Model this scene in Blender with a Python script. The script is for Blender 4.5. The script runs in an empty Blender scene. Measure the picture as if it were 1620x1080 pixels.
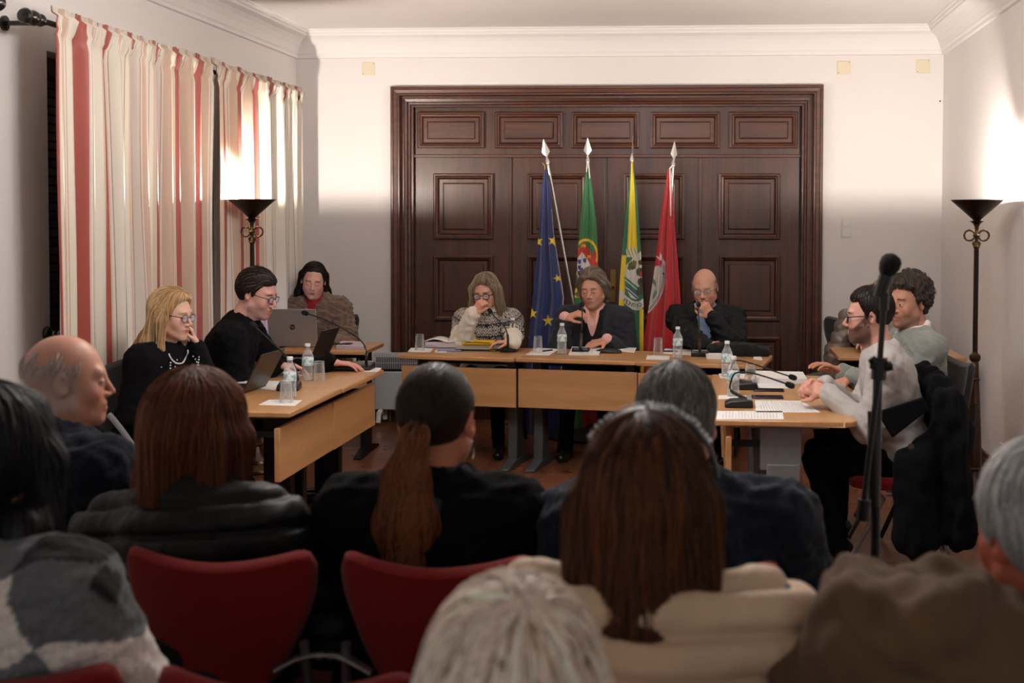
import bpy, bmesh, math, random
import numpy as np
from mathutils import Vector, Matrix
random.seed(7); RNG=np.random.RandomState(11)
C=bpy.context.scene.collection
PI=math.pi
def R(d): return math.radians(d)
# ---------------------------------------------------------------- camera maths (metres, camera at x=0,y=0)
FPX=2000.0; PPX=971.0; PPY=418.0; CH=1.6
_ph=math.atan(.0355); _ps=math.atan(.075*math.cos(_ph)); _ro=.0033
_F=np.array([-math.sin(_ps)*math.cos(_ph),math.cos(_ps)*math.cos(_ph),-math.sin(_ph)])
_R=np.array([math.cos(_ps),math.sin(_ps),0.0]); _U=np.cross(_R,_F)
_R,_U=_R*math.cos(_ro)+_U*math.sin(_ro),_U*math.cos(_ro)-_R*math.sin(_ro)
def at(u,v,X=None,Y=None,Z=None):
    """world point seen at photo position u,v lying on the plane X=, Y= or Z="""
    d=_F+_R*((u-PPX)/FPX)-_U*((v-PPY)/FPX)
    if Y is not None: t=Y/d[1]
    elif X is not None: t=X/d[0]
    else: t=(Z-CH)/d[2]
    return np.array([0,0,CH])+d*t
# ---------------------------------------------------------------- materials
MATS={}
def lin(c):
    if isinstance(c,str):
        c=c.lstrip('#'); c=[int(c[i:i+2],16)/255 for i in (0,2,4)]
    return tuple(((x/12.92) if x<=.04045 else ((x+.055)/1.055)**2.4) for x in c)
def new_mat(name):
    m=bpy.data.materials.new(name); m.use_nodes=True
    nt=m.node_tree; b=nt.nodes['Principled BSDF']; MATS[name]=m
    return m,nt,b
def nd(nt,t,**k):
    n=nt.nodes.new(t)
    for a,v in k.items():
        if a in n.inputs: n.inputs[a].default_value=v
        else: setattr(n,a,v)
    return n
def lk(nt,a,b): nt.links.new(a,b)
def math_node(nt,op,a,b=None,c=None):
    n=nt.nodes.new('ShaderNodeMath'); n.operation=op
    for i,x in enumerate((a,b,c)):
        if x is None: continue
        if isinstance(x,(int,float)): n.inputs[i].default_value=x
        else: nt.links.new(x,n.inputs[i])
    return n.outputs[0]
def mix_col(nt,fac,a,b,mode='MIX'):
    n=nt.nodes.new('ShaderNodeMix'); n.data_type='RGBA'; n.blend_type=mode
    for i,x in ((0,fac),(6,a),(7,b)):
        if isinstance(x,(int,float)): n.inputs[i].default_value=x
        elif isinstance(x,tuple): n.inputs[i].default_value=(*x,1) if len(x)==3 else x
        else: nt.links.new(x,n.inputs[i])
    return n.outputs[2]
def mat(name,col,rough=.5,metal=0,spec=.5,bump=0,bscale=60,var=0,vscale=8,sheen=0,trans=0,ior=1.45,attr=False,stretch=None,coat=0,detail=4,sss=0):
    if name in MATS: return MATS[name]
    m,nt,b=new_mat(name); c=lin(col)
    b.inputs['Roughness'].default_value=rough; b.inputs['Metallic'].default_value=metal
    b.inputs['Specular IOR Level'].default_value=spec; b.inputs['Sheen Weight'].default_value=sheen
    b.inputs['Transmission Weight'].default_value=trans; b.inputs['IOR'].default_value=ior
    b.inputs['Coat Weight'].default_value=coat
    if sheen: b.inputs['Sheen Roughness'].default_value=.6
    b.inputs['Base Color'].default_value=(*c,1); src=None
    tc=nd(nt,'ShaderNodeTexCoord'); vec=tc.outputs['Object']
    if stretch:
        mp=nd(nt,'ShaderNodeMapping'); mp.inputs['Scale'].default_value=stretch; lk(nt,vec,mp.inputs[0]); vec=mp.outputs[0]
    if attr:
        a=nd(nt,'ShaderNodeVertexColor'); a.layer_name='Col'; src=a.outputs[0]
        lk(nt,src,b.inputs['Base Color'])
    if var:
        n=nd(nt,'ShaderNodeTexNoise',Scale=vscale,Detail=float(detail)); lk(nt,vec,n.inputs['Vector'])
        r=nd(nt,'ShaderNodeMapRange'); r.inputs['From Min'].default_value=.3; r.inputs['From Max'].default_value=.7
        r.inputs['To Min'].default_value=1-var; r.inputs['To Max'].default_value=1+var; lk(nt,n.outputs[0],r.inputs[0])
        h=nd(nt,'ShaderNodeHueSaturation'); lk(nt,r.outputs[0],h.inputs['Value'])
        if src is not None: lk(nt,src,h.inputs['Color'])
        else: h.inputs['Color'].default_value=(*c,1)
        lk(nt,h.outputs[0],b.inputs['Base Color'])
    if bump:
        n=nd(nt,'ShaderNodeTexNoise',Scale=bscale,Detail=3.0); lk(nt,vec,n.inputs['Vector'])
        bp=nd(nt,'ShaderNodeBump',Strength=bump,Distance=.01); lk(nt,n.outputs[0],bp.inputs['Height']); lk(nt,bp.outputs[0],b.inputs['Normal'])
    return m
# ---------------------------------------------------------------- mesh builder
class MB:
    def __init__(s): s.v=[]; s.f=[]; s.m=[]
    def add(s,verts,faces,mi=0):
        o=len(s.v); s.v+= [tuple(map(float,v)) for v in verts]
        s.f+=[tuple(i+o for i in f) for f in faces]; s.m+=[mi]*len(faces); return s
    def box(s,a,b,mi=0,M=None):
        x0,y0,z0=a; x1,y1,z1=b
        v=[(x0,y0,z0),(x1,y0,z0),(x1,y1,z0),(x0,y1,z0),(x0,y0,z1),(x1,y0,z1),(x1,y1,z1),(x0,y1,z1)]
        if M is not None: v=[M@Vector(p) for p in v]
        return s.add(v,[(3,2,1,0),(4,5,6,7),(0,1,5,4),(1,2,6,5),(2,3,7,6),(3,0,4,7)],mi)
    def cbox(s,c,d,mi=0,M=None):
        return s.box([c[i]-d[i]/2 for i in range(3)],[c[i]+d[i]/2 for i in range(3)],mi,M)
    def tube(s,pts,r,n=10,mi=0,cap=True,flat=None):
        P=[Vector(p) for p in pts]; rs=r if hasattr(r,'__len__') else [r]*len(P)
        rings=[]; up=None
        for i,p in enumerate(P):
            t=(P[min(i+1,len(P)-1)]-P[max(i-1,0)]).normalized()
            if up is None:
                up=Vector((0,0,1)) if abs(t.z)<.9 else Vector((1,0,0))
            a=(up-t*up.dot(t)).normalized(); b=t.cross(a); up=a
            fl=flat or 1
            rings.append([p+(a*math.cos(2*PI*k/n)*fl+b*math.sin(2*PI*k/n))*rs[i] for k in range(n)])
        v=[q for g in rings for q in g]; f=[]
        for i in range(len(P)-1):
            for k in range(n):
                f.append((i*n+k,i*n+(k+1)%n,(i+1)*n+(k+1)%n,(i+1)*n+k))
        if cap: f.append(tuple(reversed(range(n)))); f.append(tuple((len(P)-1)*n+k for k in range(n)))
        return s.add(v,f,mi)
    def lathe(s,prof,n=24,mi=0,M=None,c=(0,0,0)):
        v=[];f=[]
        for (r,z) in prof:
            for k in range(n):
                a=2*PI*k/n; p=Vector((c[0]+r*math.cos(a),c[1]+r*math.sin(a),c[2]+z)); v.append(M@p if M is not None else p)
        for i in range(len(prof)-1):
            for k in range(n): f.append((i*n+k,i*n+(k+1)%n,(i+1)*n+(k+1)%n,(i+1)*n+k))
        if prof[0][0]>1e-6 and prof[0]!=prof[-1]: f.append(tuple(reversed(range(n))))
        if prof[-1][0]>1e-6 and prof[0]!=prof[-1]: f.append(tuple((len(prof)-1)*n+k for k in range(n)))
        return s.add(v,f,mi)
    def prism(s,poly,z0,z1,mi=0,M=None,axis='z'):
        """extrude a 2D polygon (counter-clockwise); axis z: poly in xy; y: poly in xz; x: poly in yz"""
        def P(a,b,c):
            return {'z':(a,b,c),'y':(a,c,b),'x':(c,a,b)}[axis]
        n=len(poly); v=[P(a,b,z0) for a,b in poly]+[P(a,b,z1) for a,b in poly]
        if M is not None: v=[M@Vector(p) for p in v]
        f=[tuple(reversed(range(n))),tuple(range(n,2*n))]+[(i,(i+1)%n,n+(i+1)%n,n+i) for i in range(n)]
        return s.add(v,f,mi)
    def grid(s,fn,nu,nv,mi=0,thick=0):
        v=[fn(i/nu,j/nv) for j in range(nv+1) for i in range(nu+1)]
        f=[(j*(nu+1)+i,j*(nu+1)+i+1,(j+1)*(nu+1)+i+1,(j+1)*(nu+1)+i) for j in range(nv) for i in range(nu)]
        return s.add(v,f,mi)
    def build(s,name,mats,parent=None,smooth=True,bevel=0,seg=2,loc=None,M=None,solid=0,sub=0,angle=35):
        me=bpy.data.meshes.new(name); me.from_pydata(s.v,[],s.f)
        if not isinstance(mats,(list,tuple)): mats=[mats]
        for m in mats: me.materials.append(m)
        if len(mats)>1: me.polygons.foreach_set('material_index',s.m)
        bm=bmesh.new(); bm.from_mesh(me); bmesh.ops.recalc_face_normals(bm,faces=bm.faces); bm.to_mesh(me); bm.free()
        o=bpy.data.objects.new(name,me); C.objects.link(o)
        if parent: o.parent=parent
        if loc is not None: o.location=loc
        if M is not None: o.matrix_basis=M
        if smooth:
            me.polygons.foreach_set('use_smooth',[True]*len(me.polygons))
            me.set_sharp_from_angle(angle=R(angle))
        if solid:
            md=o.modifiers.new('solid','SOLIDIFY'); md.thickness=solid; md.offset=0
        if bevel:
            md=o.modifiers.new('bevel','BEVEL'); md.width=bevel; md.segments=seg; md.limit_method='ANGLE'; md.angle_limit=R(30); md.harden_normals=False
        if sub:
            md=o.modifiers.new('sub','SUBSURF'); md.levels=sub; md.render_levels=sub
        me.update(); return o
def tag(o,label=None,cat=None,group=None,kind=None):
    if label: o['label']=label
    if cat: o['category']=cat
    if group: o['group']=group
    if kind: o['kind']=kind
    return o
def thing(name,label,cat,loc=(0,0,0),rz=0,group=None):
    o=bpy.data.objects.new(name,None); C.objects.link(o); o.location=tuple(map(float,loc)); o.rotation_euler=(0,0,rz); o.empty_display_size=.1
    return tag(o,label,cat,group)
def dup(root,loc,rz=None,label=None,group=None):
    kids={}
    for o in bpy.data.objects:
        if o.parent: kids.setdefault(o.parent.name,[]).append(o)
    def cp(o,par):
        c=o.copy(); C.objects.link(c); c.parent=par
        for k in kids.get(o.name,[]): cp(k,c)
        return c
    r=cp(root,None); r.location=tuple(map(float,loc))
    if rz is not None: r.rotation_euler=(0,0,rz)
    if label: r['label']=label
    if group: r['group']=group
    return r
def text_mesh(body,size,name,m,parent,M,ext=.001,align='CENTER',spacing=1.0):
    cu=bpy.data.curves.new(name,'FONT'); cu.body=body; cu.size=size; cu.extrude=ext; cu.align_x=align; cu.align_y='CENTER'; cu.space_character=spacing
    t=bpy.data.objects.new(name+'_tmp',cu); C.objects.link(t)
    dg=bpy.context.evaluated_depsgraph_get(); me=bpy.data.meshes.new_from_object(t.evaluated_get(dg)); bpy.data.objects.remove(t); bpy.data.curves.remove(cu)
    me.materials.clear(); me.materials.append(m); o=bpy.data.objects.new(name,me); C.objects.link(o)
    if parent: o.parent=parent
    o.matrix_basis=M; return o
# ================================================================ ROOM
YB=9.8; XL=-3.25; XR=1.77; ZC=3.07; YF=-1.6
def wall_material(name,col):
    m,nt,b=new_mat(name); b.inputs['Roughness'].default_value=.85; b.inputs['Base Color'].default_value=(*lin(col),1); b.inputs['Specular IOR Level'].default_value=.2
    tc=nd(nt,'ShaderNodeTexCoord'); n=nd(nt,'ShaderNodeTexNoise',Scale=2.2,Detail=6.0); lk(nt,tc.outputs['Object'],n.inputs['Vector'])
    r=nd(nt,'ShaderNodeMapRange'); r.inputs['To Min'].default_value=.97; r.inputs['To Max'].default_value=1.03; lk(nt,n.outputs[0],r.inputs[0])
    h=nd(nt,'ShaderNodeHueSaturation'); h.inputs['Color'].default_value=(*lin(col),1); lk(nt,r.outputs[0],h.inputs['Value']); lk(nt,h.outputs[0],b.inputs['Base Color'])
    n2=nd(nt,'ShaderNodeTexNoise',Scale=35.0,Detail=5.0); lk(nt,tc.outputs['Object'],n2.inputs['Vector'])
    bp=nd(nt,'ShaderNodeBump',Strength=.12,Distance=.01); lk(nt,n2.outputs[0],bp.inputs['Height']); lk(nt,bp.outputs[0],b.inputs['Normal'])
    return m
M_wall=wall_material('wall_paint','#dcd8d6'); M_ceil=wall_material('ceiling_paint','#dedad6')
M_white=mat('white_plaster','#e2dfdd',.7)
def wood(name,c1,c2,rough=.35,scale=1.0,axis='z',coat=0.0,bump=.03):
    m,nt,b=new_mat(name); tc=nd(nt,'ShaderNodeTexCoord'); mp=nd(nt,'ShaderNodeMapping')
    sc={'z':(14,14,.9),'x':(.9,14,14),'y':(14,.9,14)}[axis]; mp.inputs['Scale'].default_value=[x*scale for x in sc]
    lk(nt,tc.outputs['Object'],mp.inputs[0])
    n=nd(nt,'ShaderNodeTexNoise',Scale=1.6,Detail=6.0,Distortion=.8); lk(nt,mp.outputs[0],n.inputs['Vector'])
    n2=nd(nt,'ShaderNodeTexNoise',Scale=9.0,Detail=4.0); lk(nt,mp.outputs[0],n2.inputs['Vector'])
    f=math_node(nt,'ADD',math_node(nt,'MULTIPLY',n.outputs[0],.7),math_node(nt,'MULTIPLY',n2.outputs[0],.3))
    cr=nd(nt,'ShaderNodeValToRGB'); cr.color_ramp.elements[0].position=.34; cr.color_ramp.elements[1].position=.66
    cr.color_ramp.elements[0].color=(*lin(c1),1); cr.color_ramp.elements[1].color=(*lin(c2),1)
    lk(nt,f,cr.inputs[0]); lk(nt,cr.outputs[0],b.inputs['Base Color']); b.inputs['Roughness'].default_value=rough; b.inputs['Coat Weight'].default_value=coat; b.inputs['Coat Roughness'].default_value=.25
    bp=nd(nt,'ShaderNodeBump',Strength=bump,Distance=.01); lk(nt,f,bp.inputs['Height']); lk(nt,bp.outputs[0],b.inputs['Normal'])
    return m
M_mahog=wood('mahogany_upright','#2c1208','#4e260f',.42,1,'z',.1)
M_mahogx=wood('mahogany_level','#32150a','#562a12',.42,1,'x',.1)
M_beech=wood('beech_laminate','#a67a4e','#b88b5e',.38,.8,'x',.1,.01)
M_beechy=wood('beech_laminate_side','#b97f46','#c98f55',.38,.8,'y',.1,.01)
def floor_material():
    m,nt,b=new_mat('parquet'); tc=nd(nt,'ShaderNodeTexCoord'); sp=nd(nt,'ShaderNodeSeparateXYZ'); lk(nt,tc.outputs['Object'],sp.inputs[0])
    X,Y=sp.outputs[0],sp.outputs[1]
    s=.168
    u=math_node(nt,'DIVIDE',X,s); v=math_node(nt,'DIVIDE',Y,s)
    fu=math_node(nt,'FLOOR',u); fv=math_node(nt,'FLOOR',v)
    chk=math_node(nt,'MODULO',math_node(nt,'ABSOLUTE',math_node(nt,'ADD',fu,fv)),2.0)
    ru=math_node(nt,'SUBTRACT',u,fu); rv=math_node(nt,'SUBTRACT',v,fv)
    t=math_node(nt,'ADD',math_node(nt,'MULTIPLY',ru,chk),math_node(nt,'MULTIPLY',rv,math_node(nt,'SUBTRACT',1.0,chk)))
    t5=math_node(nt,'MULTIPLY',t,4.0); ft=math_node(nt,'FLOOR',t5); rt=math_node(nt,'SUBTRACT',t5,ft)
    cv=nd(nt,'ShaderNodeCombineXYZ'); lk(nt,fu,cv.inputs[0]); lk(nt,fv,cv.inputs[1]); lk(nt,ft,cv.inputs[2])
    wn=nd(nt,'ShaderNodeTexWhiteNoise'); lk(nt,cv.outputs[0],wn.inputs['Vector'])
    n=nd(nt,'ShaderNodeTexNoise',Scale=40.0,Detail=5.0); lk(nt,tc.outputs['Object'],n.inputs['Vector'])
    f=math_node(nt,'ADD',math_node(nt,'MULTIPLY',wn.outputs[0],.6),math_node(nt,'MULTIPLY',n.outputs[0],.4))
    cr=nd(nt,'ShaderNodeValToRGB'); cr.color_ramp.elements[0].position=.15; cr.color_ramp.elements[1].position=.85
    cr.color_ramp.elements[0].color=(*lin('#55311f'),1); cr.color_ramp.elements[1].color=(*lin('#8a563a'),1); lk(nt,f,cr.inputs[0])
    # dark joints
    e1=math_node(nt,'LESS_THAN',rt,.06); e2=math_node(nt,'LESS_THAN',math_node(nt,'MINIMUM',ru,rv),.015)
    col=mix_col(nt,math_node(nt,'MULTIPLY',math_node(nt,'MAXIMUM',e1,e2),.3),cr.outputs[0],lin('#2c130b'))
    # pale inlay lines every 0.672 m
    P=.672
    a=math_node(nt,'FRACT',math_node(nt,'DIVIDE',X,P)); c=math_node(nt,'FRACT',math_node(nt,'DIVIDE',math_node(nt,'ADD',Y,.28),P))
    ln=math_node(nt,'LESS_THAN',math_node(nt,'MINIMUM',a,c),.009)
    col=mix_col(nt,math_node(nt,'MULTIPLY',ln,.6),col,lin('#b07a52'))
    lk(nt,col,b.inputs['Base Color']); b.inputs['Roughness'].default_value=.28; b.inputs['Specular IOR Level'].default_value=.45
    n3=nd(nt,'ShaderNodeTexNoise',Scale=6.0,Detail=6.0); lk(nt,tc.outputs['Object'],n3.inputs['Vector'])
    r=nd(nt,'ShaderNodeMapRange'); r.inputs['To Min'].default_value=.2; r.inputs['To Max'].default_value=.42; lk(nt,n3.outputs[0],r.inputs[0]); lk(nt,r.outputs[0],b.inputs['Roughness'])
    bp=nd(nt,'ShaderNodeBump',Strength=.15,Distance=.002); lk(nt,math_node(nt,'SUBTRACT',1.0,math_node(nt,'MAXIMUM',e1,e2)),bp.inputs['Height']); lk(nt,bp.outputs[0],b.inputs['Normal'])
    return m
def struct(mb,name,m,**k): return tag(mb.build(name,m,smooth=k.pop('smooth',False),**k),kind='structure')
struct(MB().box((XL-.3,YF,-.1),(XR+.3,YB+.5,0)),'floor',floor_material())
struct(MB().box((XL-.3,YF,ZC),(XR+.3,YB+.3,ZC+.1)),'ceiling',M_ceil)
DX0,DX1,DZ=-2.43,.80,2.58     # clear opening inside the casing
w=MB(); w.box((XL-.3,YB,0),(DX0,YB+.3,ZC)); w.box((DX1,YB,0),(XR+.3,YB+.3,ZC)); w.box((DX0,YB,DZ),(DX1,YB+.3,ZC)); w.box((DX0,YB+.28,0),(DX1,YB+.3,DZ)); struct(w,'wall_back',M_wall)
struct(MB().box((XR,YF,0),(XR+.2,YB,ZC)),'wall_right',M_wall)
# left wall with a window recess behind the curtain
WY0,WY1,WZ0,WZ1=6.02,8.95,.25,2.42
w=MB(); X0,X1=XL-.3,XL
w.box((X0,YF,0),(X1,WY0,ZC)); w.box((X0,WY1,0),(X1,YB,ZC)); w.box((X0,WY0,0),(X1,WY1,WZ0)); w.box((X0,WY0,WZ1),(X1,WY1,ZC)); struct(w,'wall_left',M_wall)
M_dark=mat('dark_window_wood','#2a1a12',.4)
M_slat=mat('shutter_slat','#4a3424',.6,var=.15,vscale=20)
M_nightglass=mat('window_glass','#0c0f14',.05,spec=.6)
w=MB(); w.box((X0+.03,WY0,WZ0),(X0+.06,WY1,WZ1)); struct(w,'window_1',M_nightglass)
w=MB()
for a,b_ in ((WY0,WY0+.08),(WY1-.08,WY1),((WY0+WY1)/2-.05,(WY0+WY1)/2+.05)): w.box((X0+.05,a,WZ0),(XL-.14,b_,WZ1))
w.box((X0+.05,WY0,WZ1-.08),(XL-.14,WY1,WZ1)); w.box((X0+.05,WY0,WZ0),(XL-.14,WY1,WZ0+.08))
o=struct(w,'window_frame',M_dark); o.parent=bpy.data.objects['window_1']
w=MB()
for k in range(44):
    z=WZ0+.1+k*.046; w.box((X0+.08,WY0+.08,z),(X0+.1,WY1-.08,z+.036))
o=struct(w,'shutter',M_slat); o.parent=bpy.data.objects['window_1']
# front end of the room (behind the photographer) is left open so world light fills in
# cornice profile swept round three walls: (inset from wall, height)
prof=[(0,-.215),(.018,-.21),(.02,-.19),(.03,-.175),(.032,-.165),(.045,-.13),(.066,-.095),(.09,-.07),(.118,-.055),(.125,-.052),(.125,-.035),(.135,-.03),(.137,-.012),(.15,-.008),(.15,0),(0,0)]
def cornice(name,ax):
    b=MB(); v=[]
    for (d,z) in prof:
        z+=ZC
        if ax=='back': v+=[(XL+d,YB-d,z),(XR-d,YB-d,z)]
        if ax=='left': v+=[(XL+d,YF,z),(XL+d,YB-d,z)]
        if ax=='right': v+=[(XR-d,YF,z),(XR-d,YB-d,z)]
    f=[(2*i,2*i+1,2*i+3,2*i+2) for i in range(len(prof)-1)]
    b.add(v,f); struct(b,name,M_white)
cornice('trim_1','back'); cornice('trim_2','left'); cornice('trim_3','right')
def baseboard(name,pts):
    b=MB(); pr=[(0,0),(.022,0),(.022,.09),(.016,.1),(.012,.125),(0,.13)]
    (x0,y0,nx,ny),(x1,y1)=pts
    v=[]
    for d,z in pr: v+=[(x0+nx*d,y0+ny*d,z),(x1+nx*d,y1+ny*d,z)]
    b.add(v,[(2*i,2*i+1,2*i+3,2*i+2) for i in range(len(pr)-1)]); struct(b,name,M_mahogx)
baseboard('baseboard_right',((XR,YF,-1,0),(XR,YB))); baseboard('baseboard_left',((XL,YF,1,0),(XL,YB)))
baseboard('baseboard_back',((DX1+.08,YB,0,-1),(XR,YB))); baseboard('trim_4',((XL,YB,0,-1),(DX0-.08,YB)))
# ---- the big panelled double door with transom
door=tag(MB().box((DX0+.1,YB+.14,0),(DX1-.1,YB+.27,DZ-.1)).build('door_1',M_mahog,smooth=False),kind='structure')
def casing(name,prof,parent,m):
    """prof: list of (offset inward from the outer edge, y) swept up, over and down"""
    ox0,ox1,oz=at(620,400,Y=YB)[0],at(1300,400,Y=YB)[0],at(960,136,Y=YB)[2]
    v=[];n=len(prof)
    for d,y in prof: v+=[(ox0+d,y,0),(ox0+d,y,oz-d),(ox1-d,y,oz-d),(ox1-d,y,0)]
    f=[]
    for i in range(n-1):
        for k in range(3): f.append((4*i+k,4*i+k+1,4*i+4+k+1,4*i+4+k))
    o=MB().add(v,f).build(name,m,parent,smooth=False); o['kind']='structure'; return o
casing('door_casing',[(0,YB),(0,YB-.035),(.008,YB-.045),(.02,YB-.045),(.026,YB-.038),(.05,YB-.034),(.056,YB-.028),(.068,YB-.028),(.072,YB-.015),(.072,YB+.03),(.09,YB+.03),(.09,YB+.05),(.11,YB+.055),(.115,YB+.075),(.13,YB+.08),(.135,YB+.1),(.15,YB+.1),(.15,YB+.15)],door,M_mahogx)
ydf=YB+.14
def dbox(name,u0,v0,u1,v1,proud,parent=door,m=None,prof=None):
    """frame-and-field panel given by the photo's pixel edges on the door plane"""
    a=at(u0,v0,Y=ydf); b=at(u1,v1,Y=ydf); x0,x1=a[0],b[0]; z1,z0=a[2],b[2]
    pr=prof or [(-.012,.013),(-.012,0),(-.012,-.016),(-.004,-.02),(.004,-.02),(.01,-.012),(.022,-.008),(.03,.006),(.034,.01),(.06,.010),(.064,.001),(.072,-.002)]
    v=[];f=[]
    for d,y in pr: v+=[(x0+d,ydf+y,z0+d),(x1-d,ydf+y,z0+d),(x1-d,ydf+y,z1-d),(x0+d,ydf+y,z1-d)]
    n=len(pr)
    for i in range(n-1):
        for k in range(4): f.append((4*i+k,4*i+(k+1)%4,4*i+4+(k+1)%4,4*i+4+k))
    f.append(tuple(4*(n-1)+k for k in range(4)))
    o=MB().add([(p[0],p[1]-.013,p[2]) for p in v],f).build(name,m or M_mahogx,parent,smooth=False); o['kind']='structure'; return o
for (u0,u1) in ((664,764),(786,888),(907,1009),(1032,1136),(1157,1259)): dbox('transom_panel',u0,180,u1,232,0)
a=at(655,247,Y=ydf); b_=at(1266,247,Y=ydf)
MB().box((a[0],ydf-.02,a[2]-.012),(b_[0],ydf,a[2]+.012)).build('transom_rail',M_mahogx,door,smooth=False,bevel=.004)['kind']='structure'
for u in (808,958,1107):
    p=at(u,400,Y=ydf); MB().box((p[0]-.012,ydf-.014,0),(p[0]+.012,ydf,a[2]-.012)).build('door_stile_bead',M_mahog,door,smooth=False,bevel=.004)['kind']='structure'
for (u0,u1) in ((689,778),(837,926),(990,1080),(1140,1231)):
    for (v0,v1) in ((277,376),(406,505),(534,630)): dbox('door_panel',u0,v0,u1,v1,0,m=M_mahog)
M_brass=mat('aged_brass','#8a6a35',.35,metal=.9)
p=at(970,452,Y=ydf)
h=MB(); h.box((p[0]-.02,ydf-.012,p[2]-.13),(p[0]+.02,ydf,p[2]+.13)); h.tube([(p[0],ydf-.01,p[2]+.0),(p[0],ydf-.06,p[2]+.0),(p[0]-.03,ydf-.065,p[2]-.01),(p[0]-.1,ydf-.06,p[2]-.02)],.011,10)
h.build('door_handle',M_brass,door,bevel=.003)['kind']='structure'
# ---- small fittings on the walls
M_plate=mat('cream_cover_plate','#d8cdb4',.5); M_plastic=mat('white_plastic','#d9d7d4',.4); M_hole=mat('black_plastic','#0b0b0c',.45)
def wall_box(u,v,w,h,name,label,cat,m,group=None,Y=YB,d=.008):
    p=at(u,v,Y=Y); t=thing(name,label,cat,(p[0],Y,p[2]),0,group)
    MB().box((-w/2,-d,-h/2),(w/2,0,h/2)).build('plate',m,t,bevel=.002); return t
t=wall_box(583,109,.1,.1,'junction_box_cover','square cream junction box cover high on back wall above curtain side','cover plate',M_plate,'junction box covers')  # cover plate of a junction box, no socket behind it
for s in (-1,1): MB().lathe([(0,-.001),(.003,-.001),(.003,.001),(0,.001)],8,M=Matrix.Rotation(PI/2,4,'X'),c=(s*.04,s*.04,.009)).build('screw',M_hole,t)
t2=dup(t,tuple(at(1335,107,Y=YB)),0,'square cream junction box cover just past the top corner of the door frame'); t2.location.y=YB
t3=dup(t,tuple(at(1460,105,Y=YB)),0,'square cream junction box cover nearest the corner with the lamp'); t3.location.y=YB
p=at(1339,360,Y=YB); t=thing('light_switch','white double light switch on wall beside the wooden door','light switch',(p[0],YB,p[2]))
MB().box((-.04,-.007,-.08),(.04,0,.08)).build('plate',M_plastic,t,bevel=.002)
for s in (-1,1): MB().box((-.032,-.014,s*.038-.033),(.032,-.006,s*.038+.033)).build('rocker',M_plastic,t,bevel=.003)
def socket(loc,rz,label,plug=True):
    t=thing('wall_socket',label,'socket',loc,rz)
    MB().box((-.04,-.009,-.04),(.04,0,.04)).build('plate',M_plastic,t,bevel=.003)
    MB().lathe([(.024,0),(.024,-.004),(.02,-.004),(.02,.0)],20,M=Matrix.Rotation(PI/2,4,'X'),c=(0,0,.011)).build('socket_ring',M_plate,t)
    return t
p=at(610,609,Y=YB); socket((p[0],YB,p[2]),0,'white socket on the back wall above the convector heater')
p=at(1586,712,X=XR); socket((XR,p[1],p[2]),-PI/2,'white socket low on the side wall behind the floor lamp')
pl=tag(MB().lathe([(.02,0),(.02,.03),(.012,.045),(.005,.05)],14).tube([(0,0,.05),(.0,-.012,.062),(0,-.04,.065)],.004,8).build('power_plug',M_plastic,M=Matrix.Translation((at(610,609,Y=YB)[0],YB-.012,at(610,609,Y=YB)[2]))@Matrix.Rotation(PI/2,4,'X')),'white plug in the socket above the heater','plug')
MBc=MB().lathe([(0,-.006),(.006,-.006),(.006,.006),(0,.006)],10,M=Matrix.Rotation(PI/2,4,'X'))
p=at(1487,160,Y=YB); tag(MBc.build('wall_screw',M_hole,loc=(p[0],YB-.005,p[2])),'tiny dark screw in the back wall near the lamp corner','screw')
# ---- convector heater
M_heat=mat('heater_enamel','#b9bcc0',.45)
p=at(600,676,Z=.12); hx,hy=at(628,640,Y=9.62)[0],9.62
t=thing('convector_heater','white metal convector heater on the floor against the back wall','heater',(hx+.05,hy,0))
b=MB(); b.box((-.22,-.04,.12),(.22,.05,.42)); b.build('body',M_heat,t,bevel=.012)
b=MB()
for k in range(30):
    x=-.205+k*.0142; b.box((x,-.046,.44),(x+.006,-.04,.53))
b.box((-.22,-.04,.53),(.22,.05,.56)); b.box((-.22,-.046,.484),(.22,-.04,.489)); b.box((-.22,.02,.42),(.22,.05,.53))
b.build('grille',M_heat,t,bevel=.001,seg=1)
MB().box((-.205,-.03,.42),(.205,.02,.53)).build('grille_cavity',M_hole,t)
for s in (-1,1): MB().tube([(s*.17,-.11,.03),(s*.17,-.09,.1),(s*.17,0,.12),(s*.17,.09,.1),(s*.17,.1,.03)],.02,10).build('foot',M_plastic,t)
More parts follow.
